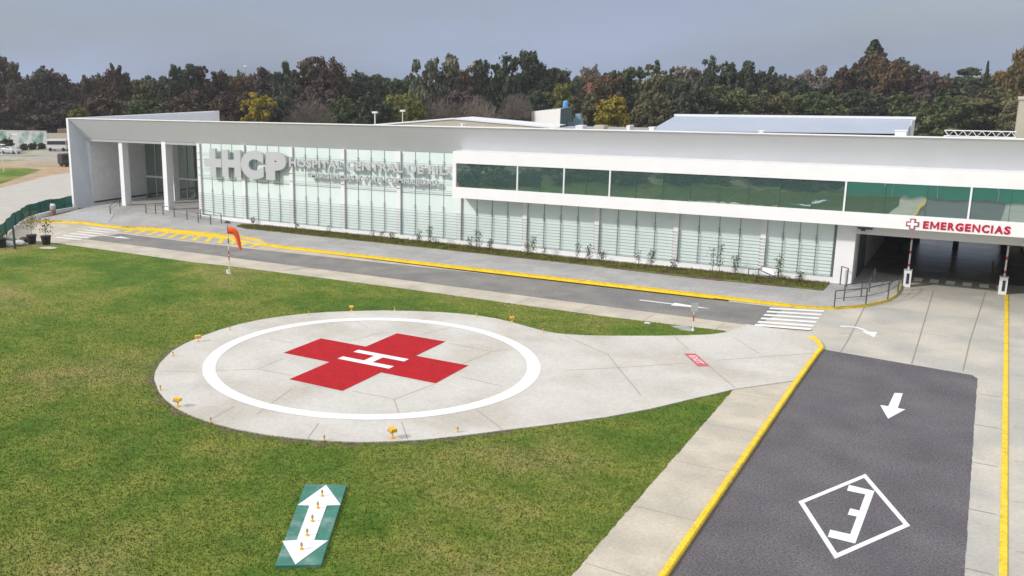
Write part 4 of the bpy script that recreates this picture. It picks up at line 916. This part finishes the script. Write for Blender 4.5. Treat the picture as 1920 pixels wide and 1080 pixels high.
# container with blue tank
cb = FD(1032, 240, 150); ct = empty('white_container_house', (0, 0, 0), 0, 'white box building with a dark side and a blue tank, before the tree line', 'building')
q0, q1, q2, q3 = FD(997, 209, 168), FD(1051, 204, 140), FD(1073, 205, 150), FD(1020, 206, 176)
zt = q1.z
MB().poly([(q0.x, q0.y, 0), (q1.x, q1.y, 0), (q1.x, q1.y, zt), (q0.x, q0.y, q0.z)]).build('front_wall', mat('bright_white_wall', (.82, .82, .82), .6), ct)
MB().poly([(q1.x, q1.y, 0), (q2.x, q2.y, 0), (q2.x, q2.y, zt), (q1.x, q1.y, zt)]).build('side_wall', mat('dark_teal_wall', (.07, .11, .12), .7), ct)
MB().poly([q0, (q1.x, q1.y, zt), (q2.x, q2.y, zt), q3]).build('roof', ROOFG, ct)
tb = FD(1060, 202, 152); e = empty('water_tank', (tb.x, tb.y, tb.z), 0, 'small bright blue water tank above the white box building', 'water tank')
MB().tube([(0, 0, -.9), (0, 0, .1)], .35, 6).build('stand', DARKG, e); MB().tube([(0, 0, .1), (0, 0, .9)], .42, 12).tube([(0, 0, .9), (0, 0, 1.15)], .42, 12, .15).build('tank', mat('tank_blue', (.10, .33, .65), .5), e)
bu = FD(1080, 228, 145); tag(MB().box(-1.4, -.5, 0, 1, -3, -.2).box(-.5, .8, 0, 1, -3, .5).box(-.2, .6, .1, .9, .5, 1.2).build('pump_house', mat('pale_blue_paint', (.22, .33, .42), .6)), 'small pale blue plant shed right of the white box building', 'shed').location = bu
def mast(px, py, dep, h, label, m_, r_=.09, arms=False, cat='mast'):
    p = FD(px, py, dep); e = empty('lamp_mast' if arms else 'lattice_mast', (p.x, p.y, 0), 0, label, cat)
    MB().tube([(0, 0, 0), (0, 0, p.z)], r_, 6).build('pole', m_, e)
    if arms: MB().box(-.42, .42, -.15, .15, p.z-.1, p.z+.15).build('lamp_head', LIGHTM, e)
    else:
        q = MB()
        for k in range(14): z = p.z*k/14; q.tube([(-.3, 0, z), (.3, 0, z+p.z/14)], .04, 4); q.tube([(.3, 0, z), (-.3, 0, z+p.z/14)], .04, 4)
        q.tube([(-.3, 0, 0), (-.3, 0, p.z)], .05, 4); q.tube([(.3, 0, 0), (.3, 0, p.z)], .05, 4); q.build('lattice', m_, e)
mast(703, 211, 130, 0, 'white lamp mast behind the left part of the parapet', LIGHTM, .1, True); mast(755, 208, 138, 0, 'second white lamp mast, right of the first behind the parapet', LIGHTM, .07, True)
mast(1105, 155, 180, 0, 'thin red and white lattice mast among the trees', mat('mast_red', (.38, .14, .11), .6), .08); mast(460, 124, 235, 0, 'pale antenna mast above the brown trees', mat('mast_grey', (.38, .42, .42), .6), .08, True)

# ================================================================== TREES
def leafcloud(seed, kind):
    r = np.random.RandomState(seed*13+5)
    C = []; S = []
    if kind in ('broad', 'tall', 'bushy', 'open', 'pointed'):
        # a handful of boughs, each a cluster of small leaf sprays, so that the outline is ragged and uneven
        nb = dict(broad=15, tall=13, bushy=20, open=12, pointed=14)[kind]; nc = dict(broad=11, tall=10, bushy=10, open=9, pointed=9)[kind]
        for b_i in range(nb):
            th = b_i*2.4+r.uniform(-.4, .4); zz = -.72+1.5*(b_i+.5)/nb+r.uniform(-.12, .12)
            R_ = math.sqrt(max(.05, 1-zz*zz*.95))*(r.uniform(.35, .80) if kind != 'open' else r.uniform(.25, .72))
            bc = np.array([R_*math.cos(th), R_*math.sin(th), zz]); br = r.uniform(.24, .40) if kind != 'open' else r.uniform(.16, .30)
            for k in range(nc):
                d = r.normal(size=3); d /= np.linalg.norm(d); C.append(bc+d*br*r.uniform(.3, 1.1)*np.array([1, 1, .75])); S.append(r.uniform(.07, .17) if kind != 'open' else r.uniform(.05, .13))
        if kind == 'bushy' or kind == 'broad':
            for k in range(40): d = r.normal(size=3); d /= np.linalg.norm(d); C.append(d*r.uniform(.1, .6)*np.array([1, 1, 1.1])-np.array([0, 0, .1])); S.append(r.uniform(.14, .24))
        if kind == 'open':
            for k in range(26): d = r.normal(size=3); d /= np.linalg.norm(d); C.append(d*r.uniform(.05, .55)*np.array([1, 1, 1.25])); S.append(r.uniform(.10, .18))
        for k in range(26 if kind != 'open' else 8):   # stray sprays at the outline
            d = r.normal(size=3); d[2] = abs(d[2])*.9-.1; d /= np.linalg.norm(d); C.append(d*r.uniform(.74, .92)); S.append(r.uniform(.05, .09))
    elif kind == 'conifer':
        for k in range(190):
            z = r.uniform(-1, 1); rr_ = (1-z)/2*.95*(.75+.25*abs(math.sin(z*11))); a = r.rand()*6.28; q = rr_*np.sqrt(r.uniform(.3, 1)); C.append(np.array([q*np.cos(a), q*np.sin(a), z*.97])); S.append(.05+.08*(1-z)/2)
    elif kind == 'cedar':
        for lv in range(6):
            z = -.7+lv*.3; rr_ = (1-(lv/6)**1.5)*.95+.15
            for k in range(26): a = r.rand()*6.28; q = rr_*np.sqrt(r.rand()); C.append(np.array([q*np.cos(a), q*np.sin(a), z+r.normal()*.04])); S.append(r.uniform(.08, .15))
    V = []
    for c, s_ in zip(C, S):
        m_ = int(16+320*s_)
        d = r.normal(size=(m_, 3)); d /= np.linalg.norm(d, axis=1)[:, None]; rad = s_*(r.rand(m_)**.6*1.35)[:, None]
        P = np.array(c)+d*rad*np.array([1, 1, .8 if kind != 'cedar' else .35])
        nrm = d+r.normal(size=(m_, 3))*.45; nrm /= np.linalg.norm(nrm, axis=1)[:, None]
        t = np.cross(nrm, r.normal(size=(m_, 3))); t /= np.linalg.norm(t, axis=1)[:, None]; b_ = np.cross(nrm, t)
        sz = (.022+.030*r.rand(m_))[:, None]
        V.append(np.stack([P-t*sz-b_*sz*.7, P+t*sz*.9-b_*sz*.5, P+t*sz+b_*sz*.7, P-t*sz*.7+b_*sz], 1).reshape(-1, 3))
    return np.vstack(V)
def twigcloud(seed):
    r = np.random.RandomState(seed); n = 4200
    d = r.normal(size=(n, 3)); d[:, 2] = np.abs(d[:, 2])*1.0-.15; d /= np.linalg.norm(d, axis=1)[:, None]
    rad = r.uniform(.25, .97, n)[:, None]; P = d*rad+np.array([0, 0, -.15]); dirn = d+np.array([0, 0, .6])+r.normal(size=(n, 3))*.35; dirn /= np.linalg.norm(dirn, axis=1)[:, None]
    s_ = np.cross(dirn, r.normal(size=(n, 3))); s_ /= np.linalg.norm(s_, axis=1)[:, None]; ln = r.uniform(.05, .16, n)[:, None]; w_ = .008
    return np.stack([P-s_*w_, P+s_*w_, P+dirn*ln+s_*w_*.4, P+dirn*ln-s_*w_*.4], 1).reshape(-1, 3)
def quadmesh(name, V, m_):
    n = len(V)//4; me = bpy.data.meshes.new(name); me.vertices.add(n*4); me.vertices.foreach_set('co', V.ravel()); me.loops.add(n*4); me.loops.foreach_set('vertex_index', np.arange(n*4)); me.polygons.add(n); me.polygons.foreach_set('loop_start', np.arange(0, n*4, 4)); me.update(calc_edges=True)
    if m_: me.materials.append(m_)
    return me
CL = {}
def cloud(kind, var):
    k = (kind, var)
    if k not in CL: CL[k] = twigcloud(var+40) if kind == 'twig' else leafcloud(var*7+len(kind), kind)
    return CL[k]
CM = {}
def crownmesh(kind, var, col):
    k = (kind, var, col)
    if k not in CM: CM[k] = quadmesh('crown', cloud(kind, var), LEAF[col])
    return CM[k]
trunk_me = MB().tube([(0, 0, 0), (.02, .01, .35), (-.02, 0, .75), (0, .02, 1)], .035, 7, .010).tube([(0, 0, .45), (.16, .05, .8)], .014, 5, .005).tube([(0, 0, .5), (-.15, -.06, .85)], .013, 5, .005).tube([(-.01, 0, .6), (.03, -.15, .9)], .012, 5, .004)
trunk_mesh = None
def tree(name, px, ytop, wpx, kind, col, dep, label, asp=None, var=0, ybot=None, group='trees behind the hospital'):
    global trunk_mesh
    top = FD(px, ytop, dep); rad = wpx/2*dep/F_PX; ht = top.z
    ch = ht*.82 if asp is None else min(ht*.97, rad*2*asp)
    e = empty(name, (top.x, top.y, 0), 0, label, 'tree', group)
    if trunk_mesh is None: o = trunk_me.build('trunk', BARK, e, smooth=True); trunk_mesh = o.data
    else: o = bpy.data.objects.new('trunk', trunk_mesh); COL.objects.link(o); o.parent = e
    o.scale = (ht*.5, ht*.5, ht*.80)
    c = bpy.data.objects.new('crown', crownmesh(kind, var, col)); COL.objects.link(c); c.parent = e
    c.scale = (rad*1.22, rad*1.22, ch/2*1.03); c.location = (0, 0, ht-ch/2); c.rotation_euler.z = (px*.37) % 6.28
    return e
T = [  # px, ytop, width, kind, colour, depth, aspect, label
    (2, 105, 62, 'bushy', 'brown', 240, 1.9, 'tall dark brown tree cut by the left edge of the picture'),
    (48, 147, 60, 'broad', 'brown', 232, 1.4, 'low brown tree between the edge tree and the next brown crown'),
    (92, 126, 78, 'bushy', 'brown', 240, 1.5, 'broad brown tree above the mural wall'),
    (140, 153, 60, 'broad', 'brown', 240, 1.3, 'low brown tree above the left end of the roof'),
    (178, 133, 56, 'open', 'brown', 210, 1.6, 'thin brown tree left of the two topped brown tree'),
    (214, 126, 58, 'bushy', 'brown', 205, 1.7, 'brown tree with two tops above the left fascia'),
    (262, 147, 66, 'broad', 'olive', 215, 1.3, 'olive brown tree above the translucent parapet'),
    (298, 141, 56, 'open', 'brown', 220, 1.4, 'thin brown tree right of the olive brown tree'),
    (335, 117, 60, 'broad', 'dark', 205, 1.8, 'dark green tree standing over the parapet end'),
    (382, 121, 62, 'broad', 'brown', 208, 1.6, 'reddish brown tree right of the dark green one'),
    (418, 129, 54, 'open', 'brown', 212, 1.5, 'brown tree just left of the pale antenna'),
    (456, 128, 62, 'open', 'rust', 210, 1.5, 'light brown thin tree under the pale antenna'),
    (500, 127, 58, 'broad', 'purple', 208, 1.5, 'purplish brown tree right of the antenna'),
    (536, 108, 54, 'open', 'dark', 200, 2.1, 'tall dark pine like tree beside the big brown tree'),
    (598, 106, 98, 'bushy', 'brown', 200, 1.25, 'big round dark brown tree, tallest of the left half'),
    (652, 137, 62, 'broad', 'dark', 210, 1.4, 'dark tree right of the big round brown tree'),
    (690, 135, 56, 'broad', 'dark', 205, 1.4, 'dark green tree behind the first lamp mast'),
    (730, 138, 66, 'open', 'green', 212, 1.3, 'green tree behind the second lamp mast'),
    (768, 145, 60, 'broad', 'green', 208, 1.3, 'mid green tree left of the pale tall tree'),
    (796, 99, 68, 'open', 'pale', 196, 2.0, 'left half height crown of the tall pale airy tree pair'),
    (833, 87, 88, 'open', 'pale', 198, 1.9, 'tall pale green airy tree, highest left of centre'),
    (878, 121, 66, 'broad', 'rust', 205, 1.5, 'rust brown tree right of the tall pale tree'),
    (906, 102, 40, 'open', 'dark', 198, 2.4, 'narrow near black tree with ragged top'),
    (940, 110, 54, 'open', 'green', 200, 1.8, 'green tree between the two dark tall trees'),
    (984, 92, 78, 'broad', 'dark', 196, 1.7, 'tall dark green round topped tree at the centre'),
    (1042, 125, 64, 'broad', 'dark', 206, 1.4, 'dark tree right of the tall central tree'),
    (1102, 112, 44, 'open', 'grey', 204, 2.2, 'thin grey half bare tree behind the red mast'),
    (1130, 137, 70, 'broad', 'rust', 200, 1.4, 'rust tree around the red mast'),
    (1182, 114, 98, 'open', 'green', 202, 1.1, 'wide flat topped green tree behind the yellow tree'),
    (1244, 123, 66, 'bushy', 'olive', 190, 1.7, 'olive green drooping tree left of the blue roof ridge'),
    (1296, 113, 62, 'open', 'grey', 206, 1.5, 'pale grey feathery tree behind the dark hedge trees'),
    (1345, 113, 60, 'bushy', 'dark', 192, 1.7, 'first of the dense dark green trees over the blue roof'),
    (1392, 115, 66, 'bushy', 'dark', 192, 1.7, 'second dense dark green tree over the blue roof, slightly taller'),
    (1440, 119, 44, 'open', 'dark', 198, 2.0, 'dark ragged topped tree over the middle of the blue roof'),
    (1462, 141, 66, 'broad', 'brown', 200, 1.4, 'brown tree right of the ragged dark one'),
    (1524, 124, 64, 'broad', 'grey', 204, 1.5, 'grey green dense tree right of the brown tree'),
    (1494, 145, 50, 'bushy', 'dark', 195, 1.4, 'low dark tree left of the grey green one'),
    (1562, 139, 56, 'open', 'green', 205, 1.4, 'thin green tree before the rising rust trees'),
    (1604, 115, 78, 'bushy', 'brown', 202, 1.5, 'brown tree left of the pointed conifer'),
    (1641, 75, 104, 'conifer', 'dark', 215, .78, 'dark pointed conifer, highest tree on the right'),
    (1664, 105, 84, 'broad', 'rust', 200, 1.4, 'rust orange tree in front of the pointed conifer'),
    (1702, 112, 58, 'broad', 'dark', 205, 1.5, 'dark green tree right of the rust orange one'),
    (1730, 131, 66, 'bushy', 'purple', 198, 1.4, 'purple brown tree over the right end of the blue roof'),
    (1768, 136, 66, 'bushy', 'rust', 205, 1.4, 'rust tree left of the flat cedar'),
    (1818, 125, 76, 'cedar', 'dark', 200, 1.3, 'flat layered dark cedar near the right edge'),
    (1853, 117, 32, 'conifer', 'dark', 198, 3.6, 'narrow dark cypress right of the cedar'),
    (1884, 131, 60, 'broad', 'gold', 200, 1.4, 'golden leafed tree right of the cypress'),
    (1928, 87, 66, 'bushy', 'gold', 190, 2.2, 'tall golden tree cut by the right edge of the picture'),
    # nearer layer
    (1850, 168, 110, 'bushy', 'olive', 175, 1.0, 'low wide olive tree over the white truss'),
    (1775, 180, 90, 'bushy', 'green', 172, 1.1, 'low green tree right of the blue roof end'),
    (1905, 175, 60, 'bushy', 'olive', 170, 1.3, 'low olive tree beside the beige block'),
    (1690, 178, 90, 'bushy', 'green', 180, 1.0, 'low bright green trees row over the blue roof end'),
    (1615, 168, 100, 'bushy', 'dark', 182, 1.0, 'low dark tree under the brown tree and conifer'),
    (1530, 172, 90, 'bushy', 'green', 182, 1.0, 'low olive green tree under the grey green tree'),
    (1450, 170, 84, 'bushy', 'olive', 182, 1.1, 'low olive tree under the ragged dark tree'),
    (1365, 162, 100, 'bushy', 'green', 180, 1.0, 'low green tree under the dense dark pair'),
    (1290, 145, 78, 'bushy', 'dark', 178, 1.5, 'dark green tree right of the olive drooping tree'),
    (1222, 165, 60, 'bushy', 'olive', 170, 1.4, 'olive tree touching the left end of the blue roof'),
    (1150, 178, 56, 'bushy', 'yellow', 160, 1.15, 'bright yellow autumn tree behind the annex roofs'),
    (1052, 148, 62, 'open', 'lime', 180, 1.4, 'yellow green tree behind the blue water tank'),
    (1098, 172, 60, 'bushy', 'olive', 176, 1.3, 'olive brown bush tree behind the pale blue shed'),
    (968, 168, 54, 'twig', 'grey', 165, 1.4, 'bare grey tree left of the white box building'),
    (1010, 170, 70, 'bushy', 'dark', 182, 1.2, 'dark tree behind the white box building'),
    (895, 177, 80, 'twig', 'grey', 160, 1.2, 'bare greyish purple tree, right of the bare pair'),
    (828, 176, 84, 'twig', 'grey', 160, 1.2, 'bare greyish tree, left of the bare pair'),
    (862, 170, 90, 'bushy', 'purple', 178, 1.1, 'purplish bush tree behind the bare pair'),
    (776, 184, 40, 'bushy', 'lime', 158, 1.5, 'bright green bush beside the bare trees'),
    (745, 166, 60, 'open', 'lime', 180, 1.2, 'yellow green airy tree behind the lamp masts'),
    (690, 180, 90, 'bushy', 'dark', 170, 1.1, 'low dark green bushes behind the lamp masts'),
    (640, 185, 60, 'bushy', 'green', 170, 1.2, 'low green bush left of the first lamp mast'),
    (580, 180, 90, 'twig', 'grey', 162, 1.1, 'bare grey shrubbery under the big brown tree'),
    (590, 172, 90, 'bushy', 'purple', 180, 1.1, 'dark purplish bush tree behind the bare shrubbery'),
    (483, 168, 62, 'open', 'yellow', 165, 1.2, 'yellow green autumn tree below the brown trees'),
    (525, 180, 60, 'bushy', 'dark', 175, 1.3, 'dark low tree right of the yellow autumn tree'),
    (430, 172, 80, 'bushy', 'brown', 175, 1.2, 'low brown tree left of the yellow autumn tree'),
    (355, 170, 90, 'bushy', 'brown', 178, 1.1, 'low brown tree over the parapet end'),
    (275, 182, 90, 'bushy', 'green', 176, 1.0, 'low dark green tree over the translucent parapet'),
    (195, 176, 90, 'bushy', 'brown', 178, 1.1, 'low brown tree above the left fascia'),
    (148, 200, 36, 'bushy', 'lime', 150, 1.2, 'small green bush just over the roof corner'),
    (105, 186, 90, 'bushy', 'brown', 232, 1.0, 'low purplish brown tree behind the boundary walls'),
    (28, 180, 90, 'bushy', 'brown', 236, 1.0, 'low dark brown tree behind the mural wall'),
]
KN = dict(twig='bare_tree', conifer='conifer_tree', cedar='cedar_tree', bushy='bushy_tree', broad='broadleaf_tree', open='airy_tree')
for k, (px, yt, wpx, kind, col, dep, asp, lab) in enumerate(T):
    tree(KN[kind], px, yt, wpx, kind, col, dep, lab, asp*1.12, (k*5+k//4) % 5)
# distant woodland that closes the gaps
def woodland():
    Vs = []; r = random.Random(11)
    for k in range(84):
        px = -60+k*25; dep = r.uniform(235, 262); yt = r.uniform(137, 152) if (px < 1440 or px > 1600) else r.uniform(140, 150); top = FD(px, yt, dep); rad = 30*dep/F_PX*r.uniform(.9, 1.3)
        V = cloud(r.choice(('bushy', 'broad')), k % 3).copy(); a = r.random()*6.28; ca, sa = math.cos(a), math.sin(a)
        X = V[:, 0]*ca-V[:, 1]*sa; Y = V[:, 0]*sa+V[:, 1]*ca
        Vs.append(np.c_[X*rad+top.x, Y*rad+top.y, V[:, 2]*top.z*.5+top.z*.5])
    return quadmesh('woodland', np.vstack(Vs), LEAF['dark'])
o = bpy.data.objects.new('woodland', woodland()); COL.objects.link(o); tag(o, 'dark far woodland closing the gaps behind the tree line', 'woodland', kind='stuff')
# bushes before the mural wall
for k, (px, py, s_) in enumerate(((3, 283, 1.3), (45, 279, .8), (62, 278, .9), (78, 277, .8), (20, 262, 1.6))):
    p = G(px, py+2) if k < 4 else G(12, 284); c = bpy.data.objects.new('shrub', crownmesh('bushy', k % 3, 'green')); COL.objects.link(c); c.location = (p.x, p.y, s_*.7); c.scale = (s_*1.4, s_*1.2, s_)
    tag(c, 'green shrub before the mural wall, %s from the left' % ['1st', '3rd', '4th', '5th', '2nd'][k], 'shrub', 'shrubs before the mural wall')

# ================================================================== BEHIND THE CAMERA (seen mirrored in the upper windows)
gf = empty('green_site_fence', (0, 0, 0), 0, 'bright green sheet fence across the end of the emergency road, mirrored in the windows', 'fence')
for k in range(5):
    x0 = -15+k*5; MB().box(x0+.04, x0+4.96, 9.0, 9.05, .05, 2.6+.08*math.sin(k*2)).build('sheet_panel', GREENSH, gf); MB().box(x0-.04, x0+.04, 8.95, 9.1, 0, 2.75).build('post', LIGHTM, gf)
for k in range(17):
    t = k/16; x = -76+58*t; y = 38-31*min(1, t*1.35)+1.5*math.sin(k*2.1)
    c = bpy.data.objects.new('shrub', crownmesh('bushy', k % 3, 'pale' if k % 3 else 'green')); COL.objects.link(c); c.location = (x, y, 1.0 if k < 11 else 1.7); c.scale = (2.6+.8*math.sin(k*1.7), 2.4, 1.15 if k < 11 else 2.0); c.rotation_euler.z = k
    tag(c, 'hedge shrub mirrored in the windows, %d of 17 from its left end' % (k+1), 'shrub', 'hedge mirrored in the windows')
sw = empty('site_wall', (0, 0, 0), 0, 'pale low wall beyond the hedge, mirrored in the left windows', 'wall')
MB().box(-80, -26, 1.0, 1.2, 0, 1.7).build('wall_panel', mat('pale_wall', (.62, .64, .63), .8, var=.1, vs=.5), sw); MB().box(-80.1, -25.9, .95, 1.25, 1.7, 1.8).build('coping', WHITE, sw)
bt = [(-62, 10, 11, 'green'), (-54, 3, 9, 'dark'), (-47, 7, 10, 'dark'), (-40, -1, 12, 'green'), (-34, 5, 8, 'dark'), (-28, -3, 10, 'dark'), (-22, 1, 7, 'green'), (-68, 16, 9, 'dark'), (-15, -6, 9, 'green'), (-6, -9, 9, 'dark'), (4, -8, 10, 'green'), (12, -4, 9, 'dark'), (-75, 8, 12, 'dark'), (20, 2, 9, 'green')]
for k, (x, y, h, cname) in enumerate(bt):
    e = empty('bushy_tree', (x, y, 0), 0, 'leafy tree behind the green fence, mirrored in the windows, %dth from the left' % (k+4), 'tree', 'trees mirrored in the windows')
    o = bpy.data.objects.new('trunk', trunk_mesh); COL.objects.link(o); o.parent = e; o.scale = (h*.5, h*.5, h*.7)
    c = bpy.data.objects.new('crown', crownmesh('bushy', k % 3, cname)); COL.objects.link(c); c.parent = e; c.scale = (4.2, 3.6, h*.5); c.location = (0, 0, h*.5); c.rotation_euler.z = k

# thin air between here and the tree line
hz_ = MB().box(-420, 330, -60, 330, -1.1, 30).build('haze', None)
hz_['kind'] = 'stuff'; hz_['label'] = 'thin haze in the air between the camera and the tree line'; hz_['category'] = 'haze'
hm = bpy.data.materials.new('haze'); hm.use_nodes = True; t_ = hm.node_tree; t_.nodes.clear(); oo = t_.nodes.new('ShaderNodeOutputMaterial'); pv = t_.nodes.new('ShaderNodeVolumePrincipled')
pv.inputs['Color'].default_value = (.86, .89, .95, 1); pv.inputs['Density'].default_value = .00026; pv.inputs['Anisotropy'].default_value = .2
t_.links.new(pv.outputs[0], oo.inputs['Volume']); hz_.data.materials.clear(); hz_.data.materials.append(hm)
